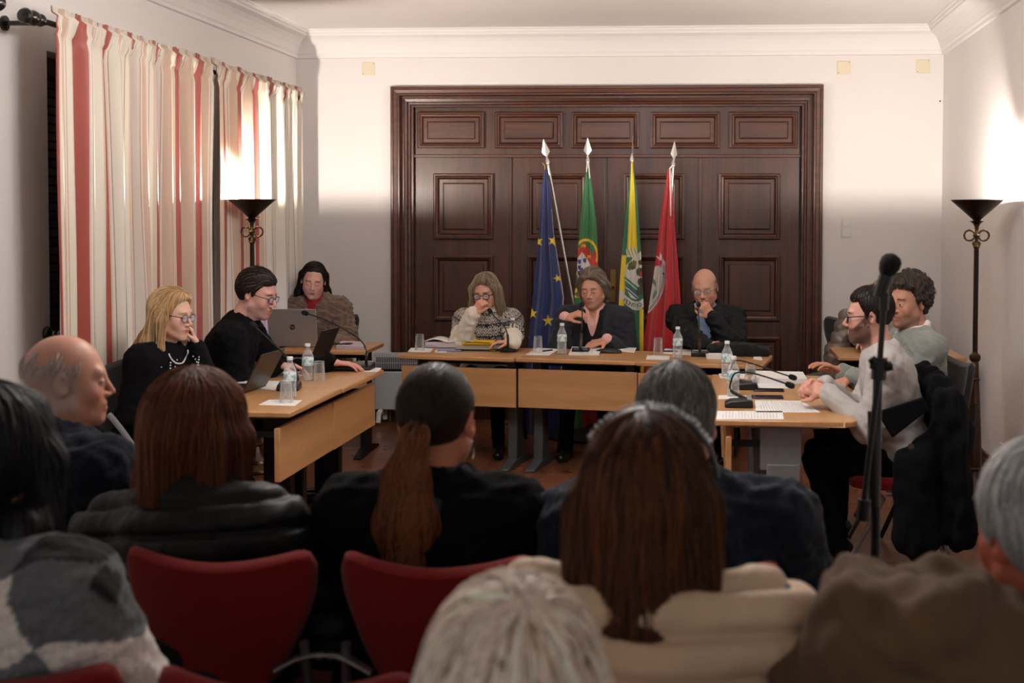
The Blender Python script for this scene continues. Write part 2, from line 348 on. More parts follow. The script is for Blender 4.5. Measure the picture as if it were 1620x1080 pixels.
# ================================================================ CURTAINS
def noise1(x,seed=0):
    """smooth value noise, numpy"""
    x=np.asarray(x,float); i=np.floor(x).astype(int); f=x-i; f=f*f*(3-2*f)
    def h(n):
        n=(n*374761393+seed*668265263)&0xffffffff; n=(n^(n>>13))*1274126177&0xffffffff; return ((n^(n>>16))&0xffff)/65535.0
    return h(i)*(1-f)+h(i+1)*f
def curtain_material():
    m,nt,b=new_mat('striped_curtain_fabric'); uv=nd(nt,'ShaderNodeUVMap'); uv.uv_map='UVMap'
    sp=nd(nt,'ShaderNodeSeparateXYZ'); lk(nt,uv.outputs[0],sp.inputs[0])
    fr=math_node(nt,'FRACT',sp.outputs[0])
    cr=nd(nt,'ShaderNodeValToRGB'); cr.color_ramp.interpolation='CONSTANT'; e=cr.color_ramp.elements
    stops=[(0,'#a04c42'),(.225,'#cdbba8'),(.245,'#d9d2c4'),(.27,'#7a5a50'),(.28,'#d4cdbf'),(.43,'#a77c70'),(.44,'#d8cdbf'),(.46,'#c4a995'),(.63,'#d8cdbf'),(.65,'#a77c70'),(.66,'#d4cdbf'),(.86,'#7a5a50'),(.87,'#d9d2c4'),(.93,'#c9b7a4')]
    e[0].position=0; e[0].color=(*lin(stops[0][1]),1); e[1].position=stops[1][0]; e[1].color=(*lin(stops[1][1]),1)
    for p,c in stops[2:]: k=e.new(p); k.color=(*lin(c),1)
    lk(nt,fr,cr.inputs[0]); lk(nt,cr.outputs[0],b.inputs['Base Color']); b.inputs['Roughness'].default_value=.5; b.inputs['Sheen Weight'].default_value=.25
    return m
M_curt=curtain_material()
def curtain(name,label,y0,y1,seed,ph,zb=.04):
    nu,nv=int((y1-y0)*110),70; v=[];uvs=[]
    for j in range(nv+1):
        t=j/nv; z=2.56-(2.56-zb)*(t**1.25)
        top=max(0,1-(2.56-z)/.16); low=1-top
        for i in range(nu+1):
            s=i/nu; y=y0+(y1-y0)*s
            f=s*(y1-y0)
            a=.034*math.sin(2*PI*f/.155+1.6*noise1(f*3,seed)+.7*noise1(z*1.2,seed+3))
            a+=.022*math.sin(2*PI*f/.31+2.5*noise1(f*2+z*.5,seed+1)); 
            g=.010*math.sin(2*PI*f/.03+3*noise1(f*9,seed))+.006*math.sin(2*PI*f/.017)
            dz=(2.50-z); pin=math.exp(-(dz/.02)**2)
            x=-3.035+(a*low*.9+g*top)*(1-.35*pin)+(.03 if abs(dz)<.035 else 0)*top+.01*math.sin(f*2+z)
            yy=y+.012*low*math.sin(2*PI*f/.31+seed+z*.8)+.02*low*(noise1(f*2.5+z*.9,seed+5)-.5)
            zz=z+(0.012*noise1(f*22,seed+2)+.012*noise1(f*7,seed+8) if j==0 else 0)
            v.append((x,yy,zz)); uvs.append((f/.285+ph+.10*low*(noise1(f*1.7+z*.35,seed+6)-.5),z))
    f=[(j*(nu+1)+i,j*(nu+1)+i+1,(j+1)*(nu+1)+i+1,(j+1)*(nu+1)+i) for j in range(nv) for i in range(nu)]
    me=bpy.data.meshes.new(name); me.from_pydata(v,[],f); me.materials.append(M_curt)
    ul=me.uv_layers.new(name='UVMap'); idx=np.array([l.vertex_index for l in me.loops]); ul.data.foreach_set('uv',np.array(uvs)[idx].ravel())
    me.polygons.foreach_set('use_smooth',[True]*len(me.polygons)); o=bpy.data.objects.new(name,me); C.objects.link(o)
    md=o.modifiers.new('solid','SOLIDIFY'); md.thickness=.003
    return tag(o,label,'curtain')
curtain('curtain','red and cream striped curtain nearer the camera, its outer edge beside the dark shutter',5.645,7.50,3,-.80)
curtain('curtain','red and cream striped curtain nearer the corner, behind the floor lamp',7.535,9.26,9,-.55)
M_rod=mat('dark_polished_rod','#17100d',.25,spec=.6)
def curtain_rod(y0,y1,label,z=2.50,far=True,near=True):
    t=thing('curtain_rod',label,'curtain rod',(-3.05,(y0+y1)/2,z))
    ym=(y0+y1)/2
    MB().tube([(0,y0-ym,0),(0,y1-ym,0)],.014,12).build('pole',M_rod,t)
    def finial(yy,s):
        pr=[(0,0),(.014,0),(.024,.01),(.03,.022),(.026,.036),(.016,.046),(.024,.056),(.034,.072),(.036,.09),(.028,.108),(.015,.118),(.022,.126),(.034,.14),(.036,.155),(.028,.17),(.012,.178),(0,.18)]
        MB().lathe(pr,16,M=Matrix.Translation((0,yy-ym,0))@Matrix.Rotation(-s*PI/2,4,'X')).build('finial',M_rod,t)
    if near: finial(y0,-1)
    if far: finial(y1-.17,1)
    for yy in (y0+.02,ym,y1-.02):
        MB().tube([(0,yy-ym,0),(-.1,yy-ym,-.005),(-.198,yy-ym,-.005)],[.018,.012,.012],10).lathe([(0,0),(.035,0),(.035,.012),(0,.014)],16,M=Matrix.Translation((-.199,yy-ym,-.005))@Matrix.Rotation(PI/2,4,'Y')).build('bracket',M_rod,t)
    return t
curtain_rod(5.62,9.26,'dark turned curtain rod carrying the two striped curtains',far=True)
curtain_rod(3.2,5.27,'dark curtain rod end in the upper corner of the photo, belonging to the next window',z=2.52,near=False)
def holdback(loc,label):
    t=thing('curtain_holdback',label,'curtain holdback',loc)
    RY=Matrix.Rotation(PI/2,4,'Y')
    MB().lathe([(0,0),(.034,.0),(.036,.008),(.03,.02),(.012,.026),(.009,.03)],20,M=RY).build('wall_rose',M_rod,t)
    MB().lathe([(.009,.02),(.009,.1)],12,M=RY).build('stem',M_rod,t)
    MB().lathe([(0,.095),(.012,.095),(.03,.1),(.036,.11),(.034,.122),(.02,.13),(0,.132)],20,M=RY).build('knob',M_rod,t)
    for z in (.04,.065): MB().lathe([(.0095,z),(.0125,z),(.0125,z+.005),(.0095,z+.005)],12,M=RY).build('ring',M_plate,t)
holdback((XL,5.98,1.03),'dark turned curtain holdback on wall above the bald man in navy')
# ================================================================ FLOOR LAMPS
M_bronze=mat('dark_bronze','#2b2118',.32,metal=.7,spec=.5); M_bronzein=mat('bowl_inner_gold','#b9975e',.35,metal=.5)
M_lwood=mat('lamp_turned_wood','#3a1c12',.3,coat=.4); M_lbrass=mat('lamp_brass','#4a3820',.4,metal=.8)
def emis(name,col,s):
    m,nt,b=new_mat(name); b.inputs['Emission Color'].default_value=(*lin(col),1); b.inputs['Emission Strength'].default_value=s; return m
M_globe=emis('opal_globe_glow','#fff0dc',6)
M_bulb=emis('lamp_bulb_glow','#ffdcb4',30)
def floor_lamp(loc,label,power):
    t=thing('floor_lamp',label,'floor lamp',loc); H=1.715
    MB().lathe([(0,0),(.13,0),(.135,.01),(.13,.022),(.12,.028),(.11,.05),(.105,.056)],32).build('base_ring',M_lbrass,t)
    MB().lathe([(0,.05),(.1,.056),(.095,.08),(.07,.11),(.055,.15),(.05,.165)],32).build('base',M_lwood,t)
    MB().lathe([(.052,.165),(.058,.17),(.058,.178),(.05,.184)],24).build('collar',M_lbrass,t)
    MB().lathe([(.045,.18),(.045,.25),(.04,.4),(.03,.6),(.026,.68)],24).build('lower_column',M_lwood,t)
    MB().lathe([(.026,.68),(.03,.685),(.03,.692),(.024,.7),(.022,.78),(.02,.79),(.03,.8),(.033,.815),(.03,.83),(.018,.838),(.014,.85)],20).build('joint',M_lbrass,t)
    MB().lathe([(.015,.84),(.014,H-.28)],16).build('pole',M_bronze,t)
    b=MB()
    for s in (-1,1):
        b.tube([(s*.01+s*.03*math.sin(k/12*2*PI-PI/2)+s*.03,0,H-.2+.03*math.cos(k/12*2*PI-PI/2)) for k in range(13)],.006,8)
        b.tube([(s*.012,0,H-.26),(s*.02,0,H-.245),(s*.012,0,H-.235)],.007,8)
    b.lathe([(.012,H-.28),(.02,H-.265),(.012,H-.25),(.01,H-.22),(.022,H-.2),(.01,H-.18),(.012,H-.15),(.02,H-.135)],14)
    b.build('scroll_ornament',M_lbrass,t)
    b=MB().lathe([(.012,H-.14),(.03,H-.125),(.045,H-.118),(.02,H-.112),(.145,H),(.148,H),(.148,H+.004),(.143,H+.003),(.025,H-.105),(0,H-.104)],40)
    b.build('bowl',M_bronze,t)
    MB().lathe([(.001,H-.1),(.026,H-.1),(.138,H-.0035)],40).build('bowl_lining',M_bronzein,t)
    MB().lathe([(0,H-.075),(.008,H-.075),(.01,H-.06),(.01,H-.035),(.006,H-.03),(0,H-.029)],12).build('bulb',M_bulb,t)
    LAMPS.append((loc[0],loc[1],H-.016,power))
LAMPS=[]
floor_lamp((1.53,7.375,0),'dark bronze uplighter floor lamp beside the side wall by the microphone stand',1.0)
floor_lamp((-2.86,7.75,0),'dark bronze uplighter floor lamp standing in front of the striped curtain',1.0)
# ================================================================ TABLES
M_grey=mat('grey_leg_metal','#4d5052',.45,metal=.3); M_greyl=mat('grey_leg_cover','#6d6f70',.5); M_blk=mat('black_metal','#131314',.45,metal=.3)
TW,TD,TZ=.81,.62,.73
def make_table(label,metal,cover,w=TW,wood_m=None):
    t=thing('conference_table',label,'table',(0,0,0),0,None)
    # local: x along the width, y=0 front edge (public side), y=TD user side
    poly=[(-w/2,.0),(w/2,.0),(w/2,TD-.06)]
    for k in range(7): a=k/6*PI/2; poly.append((w/2-.06+.06*math.cos(a),TD-.06+.06*math.sin(a)))
    for k in range(7): a=PI/2+k/6*PI/2; poly.append((-w/2+.06+.06*math.cos(a),TD-.06+.06*math.sin(a)))
    MB().prism(poly,TZ-.027,TZ).build('table_top',wood_m or M_beech,t,bevel=.006)
    MB().box((-w/2+.003,.05,.41),(w/2-.003,.075,.655)).build('modesty_panel',wood_m or M_beech,t,bevel=.003)
    b=MB(); b.box((-w/2+.06,.26,.655),(w/2-.06,.32,.70)); b.build('crossbeam',M_blk,t,bevel=.003)
    for s in (-1,1):
        x=s*(w/2-.085)
        o=MB().box((x-.03,.2,.5),(x+.03,.38,TZ-.03)).box((x-.045,.08,.69),(x+.045,.5,.703)).build('leg',metal,t,bevel=.004)
        MB().box((x-.032,.23,.03),(x+.032,.375,.53)).build('leg_cover',cover,o,bevel=.006)
        MB().prism([(.04,.0),(.58,.0),(.58,.018),(.4,.05),(.22,.05),(.04,.018)],x-.035,x+.035,axis='x').build('foot',metal,o,bevel=.005)
        MB().box((x-.012,.06,.6),(x+.012,.24,.63)).build('panel_arm',M_blk,o,bevel=.002)
    return t
def place(t,x,y,rz): t.location=(x,y,0); t.rotation_euler=(0,0,rz)
tA=make_table('beech table on grey legs in the far row, under the yellow pouch',M_grey,M_grey)
_p=at(629,561,Z=TZ); _q=at(1207,578,Z=TZ); _rz=math.atan2(_q[1]-_p[1],_q[0]-_p[0]); _n=np.array([-math.sin(_rz),math.cos(_rz)])
_L=math.hypot(_q[0]-_p[0],_q[1]-_p[1]); _W=(_L-.012)/3/TW
def row_table(i,off,lab,first=None):
    m=_p[:2]+(_q[:2]-_p[:2])*((i+.5)/3)+_n*off; t=first or dup(tA,(0,0,0),0,lab); place(t,m[0],m[1],_rz); t.scale=(_W,1,1); return t
TA=row_table(0,.0,None,tA)
TB=row_table(1,.02,'beech table in the far row, before the man in the blazer')
TCt=row_table(2,.0,'beech table in the far row, before the bald man in the dark jacket')
def on_row(x,y):
    """nearest z of far-row table tops"""
    return TZ
# left row: public side faces +X ; user side -X
tL=make_table('beech side-row table with the thin dark laptop, nearest the audience',M_blk,M_blk,wood_m=M_beech)
place(tL,-1.87,5.93,PI/2)
tL2=dup(tL,(-1.865,6.745,0),PI/2,'beech side-row table with the charging box and the typing man')
tR=make_table('beech side-row table under the printed sheets, nearest the audience',M_greyl,M_greyl)
place(tR,.03,5.90,-PI/2)
tR2=dup(tR,(.022,6.715,0),-PI/2,'beech side-row table under the thick stack of pages')
tF=dup(tL,(-2.55,8.13,0),R(2),'beech table in front of the woman in the fur coat'); tF.scale=(.74,1,1)
tG=dup(tL,(1.235,8.13,0),0,'beech table by the lamp corner, behind the curly-haired man')
# ================================================================ CHAIRS
M_red=mat('red_upholstery','#720906',.95,spec=.15,sheen=.12,bump=.2,bscale=500,var=.1,vscale=120); M_chrome=mat('grey_tube_metal','#7d8083',.3,metal=.8); M_tube=mat('brown_grey_tube','#4a4640',.4,metal=.5)
M_blkup=mat('black_upholstery','#121213',.9,sheen=.2,bump=.2,bscale=400)
def make_chair(label,frame,linkb=True,up=None):
    up=up or M_red
    t=thing('conference_chair',label,'chair')
    # local: sitter faces +y, seat centre at origin
    def seatf(u,v):
        pass
    pts=[]
    b=MB(); n=18
    for k,(zz,ins) in enumerate(((.415,.012),(.42,.0),(.455,.0),(.47,.02))):
        for i in range(n*2):
            a=2*PI*i/(2*n); ca,sa=math.cos(a),math.sin(a)
            x=(.225-ins)*math.copysign(abs(ca)**.4,ca); y=(.215-ins)*math.copysign(abs(sa)**.4,sa); b.v.append((x,y,zz-.012*abs(x)/.2*0+(.012 if zz>.46 else 0)))
            b.v[-1]=(x,y,zz)
    m=2*n
    for k in range(3):
        for i in range(m): b.f.append((k*m+i,k*m+(i+1)%m,(k+1)*m+(i+1)%m,(k+1)*m+i)); b.m.append(0)
    b.f.append(tuple(reversed(range(m)))); b.m.append(0); b.f.append(tuple(3*m+i for i in range(m))); b.m.append(0)
    b.build('seat',up,t,bevel=.004,seg=2)
    # backrest: shield shape, concave top, curved
    nu,nv=32,16; V=[]
    for side in (0,1):
        for j in range(nv+1):
            tt=j/nv
            for i in range(nu+1):
                s=i/nu*2-1
                hw=.222*(1-.30*(1-tt)**2.2)
                x=s*hw
                ztop=.838+.034*abs(s)**1.8; zbot=.505+.10*abs(s)**2.4
                q_=max(0,(abs(s)-.80)/.2); ztop-=.045*(1-math.sqrt(max(0,1-q_*q_))); zbot+=.03*(1-math.sqrt(max(0,1-q_*q_)))
                z=zbot+(ztop-zbot)*tt
                e=min(1,min(1-abs(s),min(tt,1-tt)*1.5)/.12); th=.019*math.sqrt(max(0,1-(1-e)**2))
                y=-.235-.1*(z-.5)+.05*s*s+(th if side else -th)
                V.append((x,y,z))
    b=MB(); N=(nu+1)*(nv+1); F=[]
    for j in range(nv):
        for i in range(nu):
            a=j*(nu+1)+i; F.append((a,a+1,a+nu+2,a+nu+1)); a+=N; F.append((a,a+nu+1,a+nu+2,a+1))
    b.add(V,F); o=b.build('backrest',up,t)
    bm=bmesh.new(); bm.from_mesh(o.data); bmesh.ops.remove_doubles(bm,verts=bm.verts,dist=.0006); bmesh.ops.recalc_face_normals(bm,faces=bm.faces); bm.to_mesh(o.data); bm.free()
    for p in o.data.polygons: p.use_smooth=True
    for s in (-1,1):
        # side bracket that links rows and carries the back
        if linkb:
            MB().tube([(s*.14,-.262,.6),(s*.185,-.262,.625),(s*.215,-.25,.63),(s*.245,-.245,.63)],[.018,.02,.02,.018],12,flat=.35).lathe([(0,0),(.008,0),(.008,.006),(0,.007)],10,M=Matrix.Translation((s*.236,-.252,.63))@Matrix.Rotation(PI/2,4,'X')).build('link_bracket',M_chrome,t)
        MB().tube([(s*.2,-.25,.66),(s*.205,-.235,.56),(s*.21,-.2,.44),(s*.212,-.13,.405),(s*.21,.05,.4)],.0115,10).build('back_upright',frame,t)
        MB().tube([(s*.205,-.02,.41),(s*.212,-.1,.36),(s*.22,-.26,.012)],.0115,10).build('leg',frame,t)
        MB().tube([(s*.205,.1,.41),(s*.21,.06,.38),(s*.22,.24,.012)],.0115,10).build('leg',frame,t)
    return t
# ================================================================ PEOPLE: implicit surfaces -> one continuous mesh
BIG=9.0
def V3(*a): return np.array(a,float)
def nrm(v): v=np.asarray(v,float); return v/ (np.linalg.norm(v)+1e-12)
class Vox:
    def __init__(s,lo,hi,h):
        s.lo=np.array(lo,float); s.h=h; s.n=np.maximum(4,np.ceil((np.array(hi)-s.lo)/h).astype(int)+1)
        s.F=np.full(tuple(s.n),BIG,np.float32)
    def sub(s,lo,hi,pad):
        a=np.clip(np.floor((np.array(lo)-pad-s.lo)/s.h).astype(int),0,s.n-1); b=np.clip(np.ceil((np.array(hi)+pad-s.lo)/s.h).astype(int)+1,1,s.n)
        if (b-a<=0).any(): return None,None
        sl=tuple(slice(a[i],b[i]) for i in range(3))
        ax=[(s.lo[i]+s.h*np.arange(a[i],b[i])).astype(np.float32) for i in range(3)]
        X,Y,Z=np.meshgrid(*ax,indexing='ij'); return sl,(X,Y,Z)
    def op(s,sl,d,k,mode):
        a=s.F[sl]
        if mode=='add':
            if k<=0: s.F[sl]=np.minimum(a,d)
            else:
                h=np.clip(.5+.5*(a-d)/k,0,1); s.F[sl]=a*(1-h)+d*h-k*h*(1-h)
        else:
            if k<=0: s.F[sl]=np.maximum(a,-d)
            else:
                h=np.clip(.5-.5*(a+d)/k,0,1); s.F[sl]=a*(1-h)+(-d)*h+k*h*(1-h)
    def cap(s,p,q,r1,r2=None,k=.02,mode='add',flat=None):
        """tapered capsule; flat=(unit normal, factor<1) squashes it along the normal"""
        p=np.array(p,float); q=np.array(q,float); r2=r1 if r2 is None else r2; rm=max(r1,r2)
        sl,G=s.sub(np.minimum(p,q),np.maximum(p,q),rm+k+2*s.h)
        if sl is None: return
        X,Y,Z=G; d=q-p; L=max(d@d,1e-9)
        t=np.clip(((X-p[0])*d[0]+(Y-p[1])*d[1]+(Z-p[2])*d[2])/L,0,1)
        x=X-(p[0]+d[0]*t); y=Y-(p[1]+d[1]*t); z=Z-(p[2]+d[2]*t)
        if flat is not None:
            n=nrm(flat[0]); g=1/flat[1]-1; w=(x*n[0]+y*n[1]+z*n[2])*g; x=x+w*n[0]; y=y+w*n[1]; z=z+w*n[2]
        dd=np.sqrt(x*x+y*y+z*z)-(r1+(r2-r1)*t); s.op(sl,dd.astype(np.float32),k,mode)
    def ell(s,c,r,M=None,k=.02,mode='add',clip=None):
        c=np.array(c,float); r=np.array(r,float); rm=r.max()
        sl,G=s.sub(c-rm,c+rm,k+2*s.h)
        if sl is None: return
        x,y,z=G[0]-c[0],G[1]-c[1],G[2]-c[2]
        if M is not None: x,y,z=(M[0][0]*x+M[1][0]*y+M[2][0]*z, M[0][1]*x+M[1][1]*y+M[2][1]*z, M[0][2]*x+M[1][2]*y+M[2][2]*z)
        k0=np.sqrt((x/r[0])**2+(y/r[1])**2+(z/r[2])**2); k1=np.sqrt((x/r[0]**2)**2+(y/r[1]**2)**2+(z/r[2]**2)**2)+1e-6
        d=k0*(k0-1)/k1
        if clip is not None: d=np.maximum(d,clip(x,y,z))
        s.op(sl,d.astype(np.float32),k,mode)
    def fn(s,lo,hi,f,k=.02,mode='add',pad=.02):
        sl,G=s.sub(lo,hi,pad+2*s.h)
        if sl is None: return
        s.op(sl,f(*G).astype(np.float32),k,mode)
    def sample(s,P):
        q=(np.asarray(P)-s.lo)/s.h; q=np.clip(q,0,s.n-1.001); i=np.floor(q).astype(int); f=q-i; F=s.F; r=0
        for a in (0,1):
            for b in (0,1):
                for c in (0,1):
                    w=(f[:,0] if a else 1-f[:,0])*(f[:,1] if b else 1-f[:,1])*(f[:,2] if c else 1-f[:,2]); r=r+w*F[i[:,0]+a,i[:,1]+b,i[:,2]+c]
        return r
    def grad(s,P,e=None):
        e=e or s.h; g=np.stack([s.sample(P+d)-s.sample(P-d) for d in np.eye(3)*e],1); return g/(np.linalg.norm(g,axis=1,keepdims=True)+1e-9)
    def mesh(s,smooth=1):
        F=s.F; S=F<0; nx,ny,nz=F.shape
        S[0]=S[-1]=False; S[:,0]=S[:,-1]=False; S[:,:,0]=S[:,:,-1]=False
        F=np.where(S,np.minimum(F,-1e-6),np.maximum(F,1e-6))
        cs=np.zeros((nx-1,ny-1,nz-1),np.int8)
        for a in (0,1):
            for b in (0,1):
                for c in (0,1): cs+=S[a:nx-1+a,b:ny-1+b,c:nz-1+c]
        act=(cs>0)&(cs<8); idx=-np.ones(act.shape,np.int64); I=np.argwhere(act); idx[act]=np.arange(len(I))
        P=np.zeros((len(I),3)); W=np.zeros(len(I))
        for ax in range(3):
            o=[b for b in range(3) if b!=ax]
            for a in (0,1):
                for b in (0,1):
                    c0=I.copy(); c0[:,o[0]]+=a; c0[:,o[1]]+=b; c1=c0.copy(); c1[:,ax]+=1
                    f0=F[c0[:,0],c0[:,1],c0[:,2]]; f1=F[c1[:,0],c1[:,1],c1[:,2]]; m=(f0<0)!=(f1<0)
                    t=np.where(m,f0/(f0-f1+1e-12),0); pt=c0.astype(float); pt[:,ax]+=t; P[m]+=pt[m]; W[m]+=1
        P/=np.maximum(W,1)[:,None]; V=s.lo+P*s.h
        Q=[]
        for ax in range(3):
            o=[b for b in range(3) if b!=ax]
            a0=[slice(0,n) for n in (nx,ny,nz)]; a1=list(a0); a0[ax]=slice(0,(nx,ny,nz)[ax]-1); a1[ax]=slice(1,None)
            s0=S[tuple(a0)]; s1=S[tuple(a1)]; E=np.argwhere(s0!=s1)
            ok=(E[:,o[0]]>0)&(E[:,o[1]]>0)&(E[:,o[0]]<(nx,ny,nz)[o[0]]-1)&(E[:,o[1]]<(nx,ny,nz)[o[1]]-1); E=E[ok]
            def cell(da,db):
                c=E.copy(); c[:,o[0]]+=da; c[:,o[1]]+=db; return idx[c[:,0],c[:,1],c[:,2]]
            q=np.stack([cell(-1,-1),cell(0,-1),cell(0,0),cell(-1,0)],1)
            flip=s0[E[:,0],E[:,1],E[:,2]]
            if ax==1: flip=~flip
            q[~flip]=q[~flip][:,::-1]; Q.append(q)
        Q=np.concatenate(Q); Q=Q[(Q>=0).all(1)]
        for _ in range(smooth):
            A=np.zeros_like(V); N=np.zeros(len(V))
            for i in range(4):
                a,b=Q[:,i],Q[:,(i+1)%4]; 
                for c in range(3): A[:,c]+=np.bincount(a,V[b,c],len(V))+np.bincount(b,V[a,c],len(V))
                N+=np.bincount(a,minlength=len(V))+np.bincount(b,minlength=len(V))
            V=V*.5+.5*A/np.maximum(N,1)[:,None]
        return V,Q
def vnormals(V,Q):
    n=np.cross(V[Q[:,2]]-V[Q[:,0]],V[Q[:,3]]-V[Q[:,1]]); N=np.zeros_like(V)
    for i in range(4):
        for c in range(3): N[:,c]+=np.bincount(Q[:,i],n[:,c],len(V))
    return N/(np.linalg.norm(N,axis=1,keepdims=True)+1e-12)
def np_mesh(name,V,Q,m,parent,col=None,tri=None):
    me=bpy.data.meshes.new(name); nv=len(V); me.vertices.add(nv); me.vertices.foreach_set('co',np.asarray(V,np.float32).ravel())
    nq=len(Q); k=Q.shape[1]; me.loops.add(nq*k); me.loops.foreach_set('vertex_index',Q.astype(np.int32).ravel()); me.polygons.add(nq)
    me.polygons.foreach_set('loop_start',np.arange(0,nq*k,k,dtype=np.int32)); me.polygons.foreach_set('use_smooth',np.ones(nq,bool)); me.update(calc_edges=True); me.validate()
    if not isinstance(m,(list,tuple)): m=[m]
    for x in m: me.materials.append(x)
    if col is not None:
        a=me.color_attributes.new('Col','FLOAT_COLOR','POINT'); c=np.ones((len(me.vertices),4),np.float32); c[:,:3]=col; a.data.foreach_set('color',c.ravel())
    o=bpy.data.objects.new(name,me); C.objects.link(o)
    if parent: o.parent=parent
    return o
def snoise(P,f,seed=0):
    """cheap smooth 3-D noise in about -1..1"""
    r=np.random.RandomState(seed); out=0
    for i in range(5):
        d=r.normal(size=3); d/=np.linalg.norm(d); out=out+np.sin((P@d)*f*(1+.5*i)*1.3+r.uniform(0,6.28)+1.7*np.sin((P@r.normal(size=3))*f*.7+r.uniform(0,6)))
    return out/3.2
# ---------------------------------------------------------------- head in its own frame: +y the way the face looks, +z up, +x its right
def rotz(a): c,s=math.cos(a),math.sin(a); return np.array([[c,-s,0],[s,c,0],[0,0,1.]])
def rotx(a): c,s=math.cos(a),math.sin(a); return np.array([[1.,0,0],[0,c,-s],[0,s,c]])
def roty(a): c,s=math.cos(a),math.sin(a); return np.array([[c,0,s],[0,1.,0],[-s,0,c]])
class Head:
    def __init__(s,c,yaw,pitch=0,roll=0,sc=1.0,male=True,nose=1.0,jaw=1.0):
        s.c=np.array(c,float); s.M=rotz(yaw)@rotx(pitch)@roty(roll); s.sc=sc; s.male=male; s.nose=nose; s.jaw=jaw
    def w(s,*p): return s.c+s.M@(np.array(p,float)*s.sc)
    def l(s,P): return ((np.asarray(P)-s.c)@s.M)/s.sc
    def add(s,g,face=True):
        c=s.sc; w=s.w; j=s.jaw
        g.ell(w(0,-.014,.030),V3(.0755,.096,.090)*c,s.M,k=.01)
        g.ell(w(0,.018,-.030),V3(.0625,.070,.086)*c,s.M,k=.03*c)
        for x in (-1,1):
            g.cap(w(x*.050*j,.006,-.062),w(x*.014,.066,-.098),.019*c,.015*c,k=.03*c)
            g.ell(w(x*.040,.058,-.030),V3(.022,.022,.026)*c,s.M,k=.025*c)
        g.ell(w(0,.074,-.100),V3(.020*j,.016,.015)*c,s.M,k=.016*c)
        g.ell(w(0,.072,-.064),V3(.028,.020,.026)*c,s.M,k=.02*c)
        if face:
            g.cap(w(-.034,.076,.022),w(.034,.076,.022),.0115*c,k=.02*c)
            for x in (-1,1): g.ell(w(x*.0315,.098,.000),V3(.018,.013,.012)*c,s.M,k=.012*c,mode='sub')
            n=s.nose
            g.cap(w(0,.086,.010),w(0,.1085+.010*(n-1),-.030),.0066*c,.0085*c*n,k=.012*c)
            for x in (-1,1):
                g.ell(w(x*.0115,.096,-.037),V3(.0080,.011,.0068)*c,s.M,k=.007*c)
                g.ell(w(x*.0315,.079,-.002),V3(.0145,.0125,.0125)*c,s.M,k=.003*c)
            g.cap(w(-.018,.089,-.0610),w(.018,.089,-.0610),.0050*c,k=.008*c)
            g.cap(w(-.013,.0895,-.0725),w(.013,.0895,-.0725),.0062*c,k=.008*c)
            g.cap(w(-.024,.0945,-.0668),w(.024,.0945,-.0668),.0018*c,k=.004*c,mode='sub')
        for x in (-1,1):
            Me=s.M@rotz(-x*.35)@rotx(.12)
            g.ell(w(x*.079,-.012,-.004),V3(.0085,.0195,.033)*c,Me,k=.006*c)
            g.ell(w(x*.0855,-.006,.000),V3(.006,.0105,.019)*c,Me,k=.004*c,mode='sub')
    def color(s,P,skin,lip=None,brow=None,iris='#3a2a1e',lids=0.35,stub=None,stubc='#3b302a',scalp=None,scalpf=None,blush=.25,beard=None):
        """albedo from head-frame position: lips, brows, eyes, stubble, cropped hair"""
        p=s.l(P); x,y,z=p[:,0],p[:,1],p[:,2]; ax=np.abs(x); sk=np.array(lin(skin)); col=np.tile(sk,(len(P),1))
        def blend(m,c): 
            nonlocal col; m=np.clip(m,0,1)[:,None]; col=col*(1-m)+np.array(lin(c) if isinstance(c,str) else c)*m
        near=(np.abs(z)<.16)&(ax<.1)&(np.abs(y)<.15)
        def g(cx,cy,rx,ry,soft=.35): 
            d=np.sqrt(((ax-cx)/rx)**2+((z-cy)/ry)**2); return np.clip((1-d)/soft+.5,0,1)*(y>.045)*near
        red=sk*np.array([1.05,.72,.68])
        blend(g(.042,-.035,.024,.02,1.2)*blush,red); blend(g(0,-.032,.016,.014,1)*blush*.9,red)
        blend(np.clip((ax-.074)/.006,0,1)*near*.35*(np.abs(z)<.04),red)
        if beard is not None:
            zt=.004-.050*np.clip((y-.018)/.055,0,1); bm=np.clip((zt-z)/.010+.3,0,1)*np.clip((z+.150)/.03,0,1)*np.clip((y+.012)/.014,0,1)
            sb=np.clip((1-np.abs(y-.010)/.014)/.3,0,1)*np.clip((.03-z)/.01,0,1)*(z>-.03)*(ax>.05)
            must=np.clip((1-np.sqrt((ax/.032)**2+((z+.0525)/.0085)**2))/.3+.4,0,1)*(y>.05)
            m=np.maximum.reduce([bm,sb,must])*near; m=m*(1-.9*g(0,-.0665,.019,.0075,.5))
            nz=.85+.15*np.sin(P[:,0]*2100)*np.sin(P[:,2]*1900); blend(m*beard*nz,stubc)
        if stub:
            m=np.clip((-.048-z)/.015,0,1)*near*(y>-.0)+g(0,-.052,.028,.01,.8); blend(np.clip(m,0,1)*stub*near,stubc)
        blend(g(0,-.0615,.021,.0045,.6),lip or tuple(sk*np.array([.90,.62,.58]))); blend(g(0,-.0715,.018,.0062,.6),lip or tuple(sk*np.array([.90,.62,.58])))
        blend(g(0,-.0668,.023,.0015,1)*.8,'#3a1a16')
        blend(g(.010,-.0425,.004,.0028,1)*.7,'#3a1a16')
        bz=.0225+.10*(ax-.02)*(ax<.03)-.25*np.clip(ax-.038,0,1)
        bm=np.clip((1-np.abs(z-bz)/.0045)/.5+.3,0,1)*np.clip((ax-.012)/.004,0,1)*np.clip((.052-ax)/.006,0,1)*(y>.04)*near
        blend(bm*.85,brow or '#4a3628')
